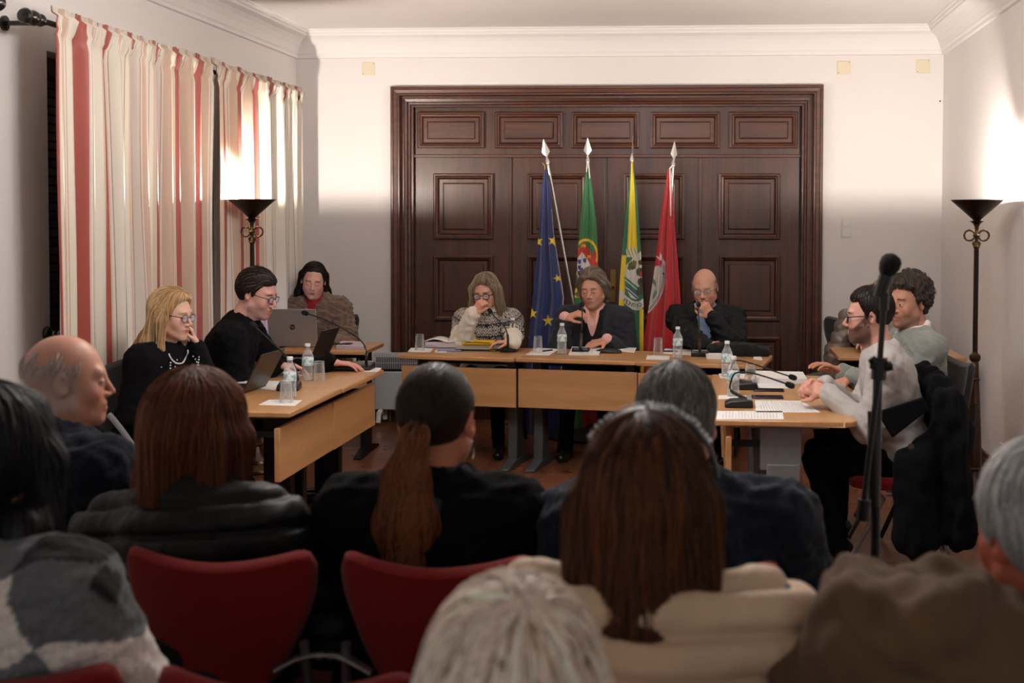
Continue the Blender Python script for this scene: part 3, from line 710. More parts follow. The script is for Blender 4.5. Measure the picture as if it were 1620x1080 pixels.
        if lids<1:
            op=.0065*(1-lids)+.001; ez=-.003-.003*lids
            em=np.clip((1-np.sqrt(((ax-.0315)/.0135)**2+((z-ez)/op)**2))/.3+.5,0,1)*(y>.06)*near; blend(em,'#c9c0b8')
            ir=np.clip((1-np.sqrt(((ax-.0315)/.0058)**2+((z-ez)/.0060)**2))/.3+.5,0,1)*em; blend(ir,iris)
            ln=np.clip((1-np.abs(z-(ez+op*np.sqrt(np.clip(1-((ax-.0315)/.0155)**2,0,1))))/.0018),0,1)*(np.abs(ax-.0315)<.0155)*(y>.06)*near; blend(ln*.9,'#20140f')
        else:
            ln=np.clip((1-np.abs(z+.0085-.1*(ax-.0315)**2/.0155)/.0018),0,1)*(np.abs(ax-.0315)<.0145)*(y>.06)*near; blend(ln*.9,'#2a1812')
            blend(g(.0315,.002,.015,.008,.8)*.25,tuple(sk*.6))
        if scalpf is not None: blend(scalpf(x,y,z)*near,scalp)
        return col
# ---------------------------------------------------------------- hands
def add_hand(g,wrist,d,n,curl=(.5,.5,.5,.5),side=1,sc=1.0,thumb=.5,spread=.06,tcurl=.5):
    """wrist point, d = direction of the fingers, n = back-of-hand normal; side=+1 right hand, -1 left. returns finger tips"""
    d=nrm(d); n=nrm(np.array(n)-d*np.dot(n,d)); a=np.cross(d,n)*side   # a points to the thumb side
    w=np.array(wrist,float); L=.092*sc
    for t,(o,r) in enumerate(((-.030,.0125),(-.010,.0135),(.010,.0135),(.029,.0125))):
        g.cap(w+a*o*.55*sc+d*.008*sc,w+d*(L-.004*abs(t-2)*sc)+a*o*sc,r*1.12*sc,r*sc,k=.010*sc,flat=(n,.85))
    g.cap(w-d*.02*sc,w+d*.02*sc,.026*sc,.028*sc,k=.02*sc,flat=(n,.68))
    tips=[]
    specs=((-.031,(.032,.021,.017),.0078),(-.0105,(.041,.026,.019),.0086),(.0105,(.045,.029,.020),.0089),(.0305,(.040,.025,.019),.0086))
    for i,(o,seg,r) in enumerate(specs):   # little .. index
        b=w+d*(L-(.006 if i in(0,) else 0)*sc)+a*o*sc; ang=0; dirn=d+a*(o*spread/.03); c=curl[i]
        for k,s_ in enumerate(seg):
            ang+=c*(1.15,1.35,.9)[k]; dd=nrm(dirn*math.cos(ang)-n*math.sin(ang)); e=b+dd*s_*sc
            g.cap(b,e,r*sc*(1-.06*k),r*sc*(.95-.07*k),k=.0035 if k else .008); b=e
        tips.append(b)
    b=w+d*.028*sc+a*.026*sc; th=a*(1-.55*thumb)+d*(.55+.3*thumb)-n*(.25+.5*thumb)
    e=b+nrm(th)*.042*sc; g.cap(w+d*.012*sc+a*.014*sc,b,.016*sc,.014*sc,k=.014*sc); g.cap(b,e,.0135*sc,.0105*sc,k=.012*sc)
    t2=nrm(nrm(th)*(1-.5*tcurl)+(d*.7-a*.5-n*.2)*tcurl); f=e+t2*.031*sc; g.cap(e,f,.0105*sc,.0085*sc,k=.004); f2=f+nrm(t2-a*.2*tcurl)*.014*sc; g.cap(f,f2,.0088*sc,.0075*sc,k=.004)
    tips.append(f2); return tips
def elbow(sh,wr,up,fo,pole):
    """two-bone joint position"""
    d=wr-sh; L=np.linalg.norm(d); L2=min(L,(up+fo)*.995); u=d/L
    a=(up*up-fo*fo+L2*L2)/(2*L2); h=math.sqrt(max(up*up-a*a,1e-6)); p=nrm(np.array(pole,float)-u*np.dot(pole,u)); return sh+u*a+p*h
M_skin=mat('skin','#c99a80',.48,attr=True,bump=.03,bscale=260,spec=.4)
M_eyeglass=mat('spectacle_lens','#aab4c8',.05,trans=.92,ior=1.1,spec=.6)
M_frame=mat('black_spectacle_frame','#151213',.3)
def hair_mat(name,c,rough=.45,spec=.5):
    m=mat(name,c,rough,attr=True,spec=spec); return m
M_hair=mat('hair','#3a2a20',.5,attr=True,spec=.3)
def cloth(name,c,rough=.85,bump=.25,bscale=90,var=.08,sheen=.06,vscale=10,attr=False,stretch=None,spec=.3):
    return mat(name,c,rough,bump=bump,bscale=bscale,var=var,sheen=sheen,vscale=vscale,attr=attr,stretch=stretch,spec=spec)
# ---------------------------------------------------------------- strands walking down the surface of a hair volume
def strands(g,H,n,col,length,r=.0016,seed=1,down=(0,0,-1),region=None,lift=.002,step=.014,jit=.25,crown=(0,-.02,.12),follow=.25,wave=0,colv=.25,start=None,curl=0,taper=.35):
    rg=np.random.RandomState(seed)
    if start is None:
        u=rg.normal(size=(n*3,3)); u/=np.linalg.norm(u,axis=1,keepdims=True); u[:,2]=np.abs(u[:,2])*.9+.02
        P=u*np.array([.085,.105,.1])+np.array([0,-.014,.03])
        if region is not None: P=P[region(P[:,0],P[:,1],P[:,2])]
        P=P[:n]; P=np.array([H.w(*p) for p in P]) if len(P) else P
    else: P=start
    if len(P)==0: return None
    for _ in range(6): P=P-g.grad(P)*(g.sample(P)-lift)[:,None]
    D=H.M@np.array(down,float) if H is not None else np.array(down,float)
    cw=H.w(*crown); d0=P-cw; d0/=np.linalg.norm(d0,axis=1,keepdims=True)+1e-9
    m=len(P); ns=max(3,int(length/step)); path=[P]; ph=rg.uniform(0,6.28,m); ln=rg.uniform(.6,1.0,m); jd=rg.normal(size=(m,3))*jit
    prev=d0
    for k in range(ns):
        G=g.grad(P); w=max(0,1-k*step/.10)
        v=d0*(w*1.0)+np.array([0,0,-1.0])*(1-w*.6)+jd*.35+prev*follow*2+ (D if down!=(0,0,-1) else 0)
        if wave: v=v+wave*np.stack([np.sin(ph+k*.7),np.cos(ph+k*.7),np.zeros(m)],1)
        v=v-G*(v*G).sum(1)[:,None]; v/=np.linalg.norm(v,axis=1,keepdims=True)+1e-9
        if curl: v=v+curl*G*np.sin(ph+k*1.4)[:,None]
        prev=v; P=P+v*step*ln[:,None]; P=P-g.grad(P)*(np.clip(g.sample(P)-lift*(1+.8*np.sin(ph)),-.01,.01))[:,None]; path.append(P)
    path=np.array(path); K=len(path); rr=r*np.linspace(1,taper,K)
    T=np.gradient(path,axis=0); T/=np.linalg.norm(T,axis=2,keepdims=True)+1e-9
    A=np.cross(T,np.array([.3,.5,.8])); A/=np.linalg.norm(A,axis=2,keepdims=True)+1e-9; B=np.cross(T,A)
    rs=rg.uniform(.7,1.3,m)
    ring=[path+(A*math.cos(a)+B*math.sin(a))*(rr[:,None,None]*rs[None,:,None]) for a in (0,2.1,4.2)]
    V=np.stack(ring,2)  # K,m,3,3
    idx=np.arange(K*m*3).reshape(K,m,3); Q=[]
    for a in range(3):
        b=(a+1)%3; Q.append(np.stack([idx[:-1,:,a],idx[:-1,:,b],idx[1:,:,b],idx[1:,:,a]],-1).reshape(-1,4))
    Q=np.concatenate(Q); c=np.array(lin(col))[None,:]*(1+colv*rg.uniform(-1,1,(m,1))); c=np.clip(c,0,1)
    cc=np.broadcast_to(c[None,:,None,:],(K,m,3,3)).reshape(-1,3); return V.reshape(-1,3),Q,cc
def hair_object(g,H,parent,col,sets=(),name='hair',streak=.3,amp=.0022,sf=38,smooth=1,skip=False,seed=5,base_dark=.8):
    V,Q=g.mesh(smooth); N=vnormals(V,Q); p=H.l(V); ang=np.arctan2(p[:,0],-(p[:,1]+.02))
    st=np.sin(ang*sf+3*np.sin(p[:,2]*9+ang*2))*.5+np.sin(ang*sf*2.3+5*np.sin(p[:,2]*7))*.5
    V=V+N*(amp*st)[:,None]; c=np.array(lin(col))*base_dark; cc=c[None,:]*(1+streak*st*.6+.12*snoise(p,30,seed))[:,None]; cc=np.clip(cc,0,1)
    Vs=[V];Qs=[Q];Cs=[cc];o=len(V)
    for s_ in sets:
        if s_ is None: continue
        Vs.append(s_[0]); Qs.append(s_[1]+o); Cs.append(s_[2]); o+=len(s_[0])
    return np_mesh(name,np.concatenate(Vs),np.concatenate(Qs),M_hair,parent,np.concatenate(Cs))
def merge_patch(objs): pass
# ---------------------------------------------------------------- the seated figure
class Person:
    """all coordinates local to the person: +y the way the chest faces, origin on the floor under the pelvis"""
    def __init__(s,label,head_w,yaw,lean=.1,head_yaw=0,pitch=0,roll=0,male=True,sc=1.0,sway=0,hip=.52,nose=1.0,jaw=1.0,headsc=1.0,shw=None,neckf=.02,hunch=0,shz=0):
        s.male=male; s.sc=sc; s.yaw=yaw; Rz=rotz(yaw); s.Rz=Rz
        hz=head_w[2]; base=V3(0,0,hip)
        L=(hz-.155*sc-hip)/math.cos(lean)                # pelvis to neck root
        nk=base+V3(math.sin(sway)*L,math.sin(lean)*L,math.cos(lean)*L)
        hd=nk+V3(math.sin(sway)*.03,.025+neckf+.06*math.sin(lean),.155*sc)
        root=np.array([head_w[0],head_w[1],0])-Rz@V3(hd[0],hd[1],0)
        s.root=root; s.base=base; s.nk=nk; s.hd=hd; s.L=L; s.up=nrm(nk-base); s.fw=nrm(np.cross(s.up,V3(-1,0,0))); 
        if s.fw[1]<0: s.fw=-s.fw
        s.rt=np.cross(s.fw,s.up)
        w=shw or (.185 if male else .165); s.shw=w*sc
        s.sh={1:nk+s.rt*s.shw-s.up*(.055-shz)+s.fw*(.0+hunch), -1:nk-s.rt*s.shw-s.up*(.055-shz)+s.fw*(.0+hunch)}
        s.H=Head(hd,head_yaw-yaw,pitch,roll,sc*headsc,male,nose,jaw)
        s.t=thing('person',label,'person',tuple(root),yaw)
        s.el={};s.wr={};s.hand={}
        for i in (1,-1):
            s.el[i]=s.sh[i]+V3(i*.06,.02,-.27*sc); s.wr[i]=s.el[i]+V3(-i*.05,.22,-.06)
        s.shoe_y=.42
    def loc(s,P): return s.Rz.T@(np.array(P,float)-s.root)
    def world(s,p): return s.root+s.Rz@np.array(p,float)
    def arm(s,side,wrist,pole=None,world=True,hd=None,hn=None,curl=None,thumb=.5,tcurl=.5,spread=.06):
        wr=s.loc(wrist) if world else np.array(wrist,float)
        s.el[side]=elbow(s.sh[side],wr,.285*s.sc,.255*s.sc,pole if pole is not None else V3(side*.5,-.3,-1)); 
        L=np.linalg.norm(wr-s.el[side]); 
        if L>.27*s.sc: wr=s.el[side]+(wr-s.el[side])/L*.262*s.sc
        s.wr[side]=wr; fd=nrm(wr-s.el[side])
        s.hand[side]=dict(d=nrm(s.Rz.T@np.array(hd,float)) if hd is not None else fd,n=s.Rz.T@np.array(hn,float) if hn is not None else V3(0,0,1),curl=curl or (.35,.3,.3,.28),thumb=thumb,tcurl=tcurl,spread=spread)
    def body(s,skin='#c89a82',h=.0036,face=True,hands=True,neckr=None,color=None):
        lo=np.minimum.reduce([s.hd-.2,s.nk-.2,s.wr[1]-.2 if hands else s.hd-.2,s.wr[-1]-.2 if hands else s.hd-.2,s.el[1]-.06 if hands else s.hd,s.el[-1]-.06 if hands else s.hd])
        hi=np.maximum.reduce([s.hd+.2,s.nk+.2,s.wr[1]+.2 if hands else s.hd+.2,s.wr[-1]+.2 if hands else s.hd+.2])
        if not hands: lo=np.minimum(lo,s.nk-V3(.24,.16,.2)); hi=np.maximum(hi,s.nk+V3(.24,.16,0)) 
        g=Vox(lo,hi,h); H=s.H; H.add(g,face); sc=s.sc; nr=neckr or (.056 if s.male else .047)
        g.cap(H.w(0,-.022,-.05),s.nk+s.fw*.0,nr*sc,(nr+.006)*sc,k=.03)
        g.cap(H.w(0,.02,-.075),s.nk+s.fw*.02,nr*.7*sc,nr*.8*sc,k=.03)
        g.ell(s.nk-s.up*.12,V3(.145,.085,.12)*sc,np.stack([s.rt,s.fw,s.up],1),k=.05)
        for i in (1,-1):
            g.cap(s.nk-s.up*.02,s.sh[i],.04*sc,.045*sc,k=.04)
            if hands:
                g.cap(s.sh[i],s.el[i],.042*sc,.036*sc,k=.03); g.cap(s.el[i],s.wr[i],.036*sc,.0245*sc,k=.02)
                hh=s.hand.get(i) or dict(d=nrm(s.wr[i]-s.el[i]),n=V3(0,0,1),curl=(.4,.4,.35,.3),thumb=.5,tcurl=.5,spread=.06)
                s.tips=add_hand(g,s.wr[i]+nrm(hh['d'])*.012,hh['d'],hh['n'],hh['curl'],i,sc*(.97 if s.male else .88),hh['thumb'],hh['spread'],hh['tcurl'])
        V,Q=g.mesh(1); c=H.color(V,skin,**(color or {}))
        d=np.linalg.norm(V-s.hd,axis=1); far=d>.2; hc=np.array(lin(skin))*np.array([1.02,.93,.9]); c[far]=hc
        s.g=g; s.bodyo=np_mesh('body',V,Q,M_skin,s.t,c); return s.bodyo
    def torso(s,g,fat=1.0,off=0,belly=1.0,coat=0):
        sc=s.sc; M=np.stack([s.rt,s.fw,s.up],1); b=s.base; u=s.up; L=s.L; m=1 if s.male else .92
        g.ell(b+u*L*.70,V3(.168*m*fat+off,.115*fat+off,.20)*sc,M,k=.03)
        g.ell(b+u*L*.36+s.fw*.015,V3(.155*m*fat*belly+off,.118*fat*belly+off,.19)*sc,M,k=.06)
        g.ell(b+u*L*.04,V3(.180*fat+off,.135*fat+off,.13)*sc,M,k=.06)
        if not s.male:
            for i in (-1,1): g.ell(b+u*L*.66+s.fw*(.085*fat)+s.rt*i*.065,V3(.06,.055,.06)*sc,M,k=.05)
        for i in (1,-1): g.cap(s.nk-u*.035*sc,s.sh[i],(.050+off)*sc,(.056+off)*sc,k=.06); g.cap(s.nk-u*.06,s.nk-u*.005,(.064+off)*sc,(.055+off)*sc,k=.04)
    def sleeve(s,g,i,fat=1.0,off=0,cuff=.0,short=0):
        sc=s.sc; e=s.el[i]; w=s.wr[i]
        g.cap(s.sh[i],e,(.056*fat+off)*sc,(.048*fat+off)*sc,k=.05); 
        we=e+(w-e)*(1-short)+nrm(w-e)*cuff; g.cap(e,we,(.047*fat+off)*sc,(.034*fat+off)*sc,k=.03)
    def garment(s,name,m,fat=1.0,off=0,belly=1.0,h=.008,sleeves=True,wr=.004,wf=26,extra=None,col=None,quilt=None,sfat=None,cuff=0,open_neck=True,neck=.062,smooth=2,label=None,cut=None,seed=3,short=0):
        pts=[s.base+V3(-.3,-.3,-.14),s.base+V3(.3,.32,.1),s.nk+V3(-.3,-.25,0),s.nk+V3(.3,.25,.13)]
        if sleeves: pts+=[s.el[1]-.1,s.el[1]+.1,s.el[-1]-.1,s.el[-1]+.1,s.wr[1]-.08,s.wr[1]+.08,s.wr[-1]-.08,s.wr[-1]+.08]
        pts=np.array(pts); g=Vox(pts.min(0)-.02,pts.max(0)+.02,h); s.torso(g,fat,off,belly)
        if sleeves:
            for i in (1,-1): s.sleeve(g,i,sfat or fat,off,cuff,short)
        if extra: extra(g)
        if open_neck: g.cap(s.nk-s.up*.01,s.nk+s.up*.14+s.fw*.02,neck*s.sc,neck*1.25*s.sc,k=.01,mode='sub')
        if cut: cut(g)
        s.gg=g; V,Q=g.mesh(smooth); N=vnormals(V,Q)
        d=wr*(snoise(V*np.array([1,1,1.6]),wf,seed)+.6*snoise(V,wf*2.3,seed+1))
        # folds gather at the elbows and the waist
        for i in (1,-1):
            if sleeves: d=d+wr*1.4*np.exp(-(np.linalg.norm(V-s.el[i],axis=1)/.09)**2)*np.sin((V@nrm(s.wr[i]-s.sh[i]))*150+2*snoise(V,12,seed+i))
        d=d+wr*.8*np.exp(-((V[:,2]-s.base[2]-.10)/.09)**2)*np.sin(V[:,2]*120+3*snoise(V,9,seed+4))
        if quilt:
            q=(V-s.base)@s.up
            t_=(q/quilt[0]+.10*snoise(V,5,seed))%1; dd_=np.minimum(t_,1-t_)*quilt[0]; d=d-quilt[1]*np.exp(-(dd_/.010)**2)+quilt[1]*.35*np.sin(np.minimum(t_,1-t_)*PI)
        V=V+N*d[:,None]; c=None
        if col is not None: c=col(V,s)
        o=np_mesh(name,V,Q,m,s.t,c)
        if label: o['label']=label
        return o
    def legs(s,m,shoe_m,h=.011,knee_h=.50,foot=(.0,.0),spreadk=.12,thigh=.42,fy=None,back=False):
        sc=s.sc; b=s.base; g=Vox(b+V3(-.32,-.25,-.54),b+V3(.32,.68,.13),h)
        sh=MB()
        g.ell(b,V3(.175,.15,.11)*sc,None,k=.03)
        for i in (1,-1):
            hp=b+V3(i*.085,.02,-.01); kn=V3(i*spreadk,thigh*sc,knee_h); an=V3(i*(spreadk+.01),(thigh if fy is None else fy)*sc,.09)
            g.cap(hp,kn,.088*sc,.062*sc,k=.05); g.cap(kn,an,.058*sc,.043*sc,k=.03)
            gs=Vox(an-V3(.07,.11,.1),an+V3(.07,.24,.05),.009); gs.cap(an+V3(0,-.03,-.05),an+V3(i*.015,.12,-.058),.036,.036,k=.02,flat=((0,0,1),.85)); gs.cap(an,an+V3(0,-.02,-.04),.036,.04,k=.03)
            gs.fn(an-V3(.1,.15,.15),an+V3(.1,.3,.1),lambda X,Y,Z: (Z-.001),k=0,mode='sub')
            V,Q=gs.mesh(1); np_mesh('shoe',V,Q,shoe_m,s.t)
        V,Q=g.mesh(2); V=V+vnormals(V,Q)*(.004*snoise(V,22,4))[:,None]; np_mesh('trousers',V,Q,m,s.t)
    def glasses(s,col=None,w=.021,hh=.017,round_=True,y=.096,lens=True,zz=-.002,thick=.0022,temples=True):
        H=s.H; fm=col or M_frame; b=MB(); c=H.sc
        for x in (-1,1):
            pts=[]
            for k in range(17):
                a=2*PI*k/16; p=2 if round_ else .55
                ca,sa=math.cos(a),math.sin(a)
                if round_: px,pz=ca*w,sa*hh
                else: px,pz=w*math.copysign(abs(ca)**.6,ca),hh*math.copysign(abs(sa)**.6,sa)
                pts.append(H.w(x*.032+px,y-.25*(abs(x*.032+px)-.03)**2/.03*1.0,zz+pz))
            b.tube(pts,thick*c,8,cap=False)
            if temples: b.tube([H.w(x*(.032+w),y-.004,zz+.006),H.w(x*.068,y-.016,zz+.007),H.w(x*.077,y-.05,zz+.008),H.w(x*.08,-.01,zz+.007),H.w(x*.079,-.03,zz-.012)],thick*c*.9,6)
        b.tube([H.w(-.032+w,y,zz+.004),H.w(0,y+.002,zz+.007),H.w(.032-w,y,zz+.004)],thick*c,6)
        o=b.build('spectacles',fm,s.t)
        if lens:
            for x in (-1,1):
                b=MB(); n=16
                ring=[]
                for k in range(n):
                    a=2*PI*k/n; ca,sa=math.cos(a),math.sin(a)
                    px,pz=(ca*w,sa*hh) if round_ else (w*math.copysign(abs(ca)**.6,ca),hh*math.copysign(abs(sa)**.6,sa))
                    ring.append((px*.97,pz*.97))
                b.add([H.w(x*.032+p,y-.0005,zz+q) for p,q in ring]+[H.w(x*.032+p,y+.0008,zz+q) for p,q in ring],[tuple(range(n)),tuple(range(2*n-1,n-1,-1))]+[(i,(i+1)%n,n+(i+1)%n,n+i) for i in range(n)])
                b.build('lens',M_lens,o)
        return o
m,nt,b=new_mat('clear_lens'); 
M_lens=m; b.inputs['Base Color'].default_value=(.8,.84,.95,1); b.inputs['Roughness'].default_value=.03; b.inputs['Alpha'].default_value=.16; b.inputs['Specular IOR Level'].default_value=.6
# head-local test: points that belong on the hairy scalp, hairline given by height at the front
def scalp_mask(front=.072,side=-.01,back=-.075,soft=.008,temple=.0,part=0):
    def f(x,y,z):
        # hairline height as a function of azimuth
        t=np.clip((y+.03)/.12,-1,1); fr=np.clip((y-.035)/.05,0,1); ba=np.clip((-.014-y)/.03,0,1)
        line=side*(1-fr)*(1-ba)+front*fr+back*ba
        line=np.where((y>-.014)&(y<.045),side-.02*np.clip(1-np.abs(y-.012)/.012,0,1)+(.05+temple)*np.clip((y-.018)/.027,0,1),line)
        line=np.where(y>=.045,np.maximum(side+.05+temple,front-.9*np.abs(x)*.25),line)
        return np.clip((z-line)/soft+.5,0,1)
    return f
# ================================================================ THINGS ON THE TABLES
def clear(name,c,a,rough=.05):
    m=mat(name,c,rough,spec=.7); nt=m.node_tree; b=nt.nodes['Principled BSDF']; lw=nd(nt,'ShaderNodeLayerWeight',Blend=.35)
    f=math_node(nt,'ADD',math_node(nt,'MULTIPLY',lw.outputs['Facing'],.75),a); f=math_node(nt,'MINIMUM',f,1.0); lk(nt,f,b.inputs['Alpha']); return m
M_glass=clear('clear_glass','#cfd3d2',.06); M_pet=clear('bottle_plastic','#d5dcdf',.14,.12); M_water=clear('water','#c3ccd0',.05); M_cap=mat('bottle_cap_white','#d9dde2',.4); 
M_paper=mat('white_paper','#dcdad8',.8); M_ink=mat('printed_grey_ink','#6f7074',.8); M_plast=mat('black_device_plastic','#121213',.38); M_pgrey=mat('grey_device_plastic','#8d9092',.35,metal=.3)
m,nt,b=new_mat('bottle_label'); tc=nd(nt,'ShaderNodeTexCoord'); n=nd(nt,'ShaderNodeTexNoise',Scale=45.0,Detail=2.0); lk(nt,tc.outputs['Object'],n.inputs['Vector'])
cr=nd(nt,'ShaderNodeValToRGB'); cr.color_ramp.elements[0].position=.42; cr.color_ramp.elements[1].position=.55; cr.color_ramp.elements[0].color=(*lin('#7fb2bd'),1); cr.color_ramp.elements[1].color=(*lin('#dfe6e6'),1); lk(nt,n.outputs[0],cr.inputs[0]); lk(nt,cr.outputs[0],b.inputs['Base Color']); M_label=m
def bottle(loc,label):
    t=thing('water_bottle',label,'bottle',loc,group=None)
    pr=[(0,.0),(.026,.0),(.0305,.005)]
    for k in range(7): z=.012+k*.0095; pr+=[(.0305,z),(.0285,z+.0047)]
    pr+=[(.0305,.08),(.0305,.128),(.029,.136),(.022,.152),(.0135,.170),(.0125,.180),(.0125,.186)]
    MB().lathe(pr,24).build('bottle_body',M_pet,t)
    MB().lathe([(0,.002),(.027,.004),(.0285,.01),(.0285,.115),(0,.115)],20).build('water',M_water,t)
    MB().lathe([(.0309,.082),(.0312,.083),(.0312,.125),(.0309,.126)],24).build('label_wrap',M_label,t)
    MB().lathe([(0,.184),(.0145,.184),(.0145,.198),(.0135,.2),(0,.2)],18).build('cap',M_cap,t)
    return t
def tumbler(loc,label,down=True):
    t=thing('glass_tumbler',label,'glass',loc)
    pr=[(.0,.0),(.026,.0),(.033,.105),(.0315,.105),(.0245,.012),(0,.012)]
    o=MB().lathe(pr,28); 
    if down: o.v=[(x,y,.105-z) for x,y,z in o.v]
    o.build('glass_body',M_glass,t); return t
def sheet(pts,label,cat='paper',lines=0,name='paper_sheet',th=.0012,m=None,z=TZ,ink=None,stack=0):
    """sheet lying on a table, corners given by photo points"""
    P=[at(u,v,Z=z+th) for u,v in pts]; c=sum(P)/4; t=None
    poly=[(q[0]-c[0],q[1]-c[1]) for q in P]
    area=sum(poly[i][0]*poly[(i+1)%4][1]-poly[(i+1)%4][0]*poly[i][1] for i in range(4))
    if area<0: poly=poly[::-1]
    if lines or stack:
        t=thing(name,label,cat,(c[0],c[1],z+.0004))
        MB().prism(poly,0,th).build('page',m or M_paper,t,smooth=False)
        if lines:
            b=MB(); q=[Vector((P[i][0]-c[0],P[i][1]-c[1],0)) for i in range(4)]
            for k in range(lines):
                f=.1+.8*k/max(lines-1,1)
                a=q[0].lerp(q[1],f); d=q[3].lerp(q[2],f); s0=a.lerp(d,.08); s1=a.lerp(d,.92 if k%4 else .6); w=(q[1]-q[0]).normalized()*.0007
                b.add([(*(s0-w).xy,th+.0003),(*(s1-w).xy,th+.0003),(*(s1+w).xy,th+.0003),(*(s0+w).xy,th+.0003)],[(0,1,2,3)])
            b.build('printed_lines',ink or M_ink,t,smooth=False)
        return t
    return tag(MB().prism(poly,0,th).build(name,m or M_paper,smooth=False,loc=(c[0],c[1],z+.0004)),label,cat)
def mic(loc,rz,pts,label,foam=True):
    """desk conference unit; pts: gooseneck path in local metres (x fwd, z up) ending at the capsule"""
    t=thing('gooseneck_microphone',label,'microphone',loc,rz)
    MB().prism([(-.055,0),(.075,0),(.075,.018),(.05,.032),(-.045,.040),(-.055,.03)],-.055,.055,axis='y').build('base',M_plast,t,bevel=.008,seg=3)
    MB().box((-.05,-.048,.036),(-.028,.048,.043)).build('button_strip',M_pgrey,t,bevel=.002)
    P=[Vector(p) for p in pts]; path=[]
    for i in range(len(P)-1):
        a=P[max(i-1,0)];b_=P[i];c=P[i+1];d=P[min(i+2,len(P)-1)]
        for k in range(6):
            s=k/6; path.append(.5*((2*b_)+(c-a)*s+(2*a-5*b_+4*c-d)*s*s+(3*b_-a-3*c+d)*s**3))
    path.append(P[-1])
    MB().tube(path[:7],.0085,10).build('stem',M_plast,t)
    MB().tube(path[5:],.0042,8).build('gooseneck',M_plast,t)
    d=(path[-1]-path[-3]).normalized(); e=path[-1]
    MB().tube([e-d*.005,e,e+d*.012,e+d*.03,e+d*.04],[.006,.012,.015,.0145,.008],14).build('windscreen',M_foam,t); return t
M_foam=mat('black_foam','#0a0a0a',.95,bump=.6,bscale=700)
def wp(u,v,Y,base,rz):
    """photo point at depth Y -> local coordinates of a thing at base, turned rz"""
    q=at(u,v,Y=Y)-np.array(base); c,s=math.cos(-rz),math.sin(-rz); return (q[0]*c-q[1]*s,q[0]*s+q[1]*c,q[2])
def T(u,v,dz=0): q=at(u,v,Z=TZ); return (q[0],q[1],TZ+.0003+dz)
def phone(u,v,rz,label,col,w=.075,l=.155):
    t=thing('mobile_phone',label,'phone',T(u,v),rz)
    MB().box((-l/2,-w/2,0),(l/2,w/2,.0085)).build('case',mat('phone_case_'+col,{'black':'#101012','navy':'#151c3a','blue':'#6b7fae'}[col],.25),t,bevel=.003)
    MB().box((-l/2+.005,-w/2+.004,.0085),(l/2-.005,w/2-.004,.0091)).build('screen',mat('phone_glass_'+col,{'black':'#0a0a0b','navy':'#0d1020','blue':'#8fa0c8'}[col],.1),t,smooth=False); return t
# --- far row, in front of the woman in the nordic sweater
sheet([(645,556),(680,557),(686,551),(650,550)],'small white sheet under the upturned glass at the end of the far row')
tumbler(T(664,554,.002),'upturned glass on the end of the far row, in front of the binder')
sheet([(687,557),(706,558),(708,554),(690,553)],'tiny white slip beside the blue phone')
phone(711,555,R(8),'pale blue phone lying beside the yellow pouch','blue')
t=thing('ring_binder','green ring binder lying open on a stack of papers','binder',T(712,548))
M_green=mat('dark_green_cover','#1f4a3a',.5)
MB().box((-.17,-.11,0),(.17,.11,.004)).build('cover',M_green,t)
b=MB(); rg=np.random.RandomState(2)
for k in range(7): a=rg.uniform(-.05,.05); b.box((-.15,-.10,.004+k*.005),(.10,.10,.0085+k*.005),M=Matrix.Rotation(a,4,'Z'))
b.build('paper_stack',mat('lilac_white_pages','#c9c2cc',.8),t,smooth=False)
def pg(u,v): x=-.16+.34*u; return (x,-.11+.2*v,.043+.018*math.sin(min(u,.999)*2*PI)**2*.8+.004*math.sin(u*9))
MB().grid(pg,24,4).build('open_page',M_paper,t,solid=.003)
MB().tube([(.01+.012*math.cos(a),-.05,.05+.016*math.sin(a)) for a in [k/14*2*PI for k in range(15)]],.002,6).build('ring',M_pgrey,t)
t=thing('closed_laptop','closed grey laptop under the yellow pouch','laptop',T(757,553),R(3))
MB().box((-.145,-.10,.0),(.145,.10,.012)).build('base',M_plast,t,bevel=.003); MB().box((-.145,-.10,.012),(.145,.10,.019)).build('lid',mat('grey_laptop_lid','#9a9c98',.4,metal=.4),t,bevel=.003)
MB().box((.09,-.1005,.002),(.125,-.0995,.008)).build('sticker',mat('lime_sticker','#9cc21a',.5),t)
t=thing('pencil_pouch','yellow zipped pouch on top of the closed laptop','pouch',(T(758,549)[0],T(758,549)[1]-.03,TZ+.0197),R(2))
b=MB(); b.box((-.115,-.05,0),(.115,.05,.030)); b.build('pouch_body',mat('yellow_fabric','#e3b21c',.7,bump=.2,bscale=120),t,bevel=.013,seg=4)
MB().tube([(-.085,-.0505,.018),(-.05,-.0515,.0225),(.0,-.0515,.021),(.085,-.0505,.017)],.0025,6).build('zip',M_plast,t)
bottle(T(811,549),'water bottle on the far row beside the nordic sweater')
def mic_at(u,v,rz,pts,label):
    base=T(u,v); L=[wp(a,b_,Y,base,rz) for a,b_,Y in pts]; return mic(base,rz,[(-.04,0,.03)]+L,label)
mic_at(805,556,PI/2,[(803,530,7.86),(797,515,7.9),(785,503,7.95),(777,494,8.0)],'desk microphone bent towards the woman in the nordic sweater')
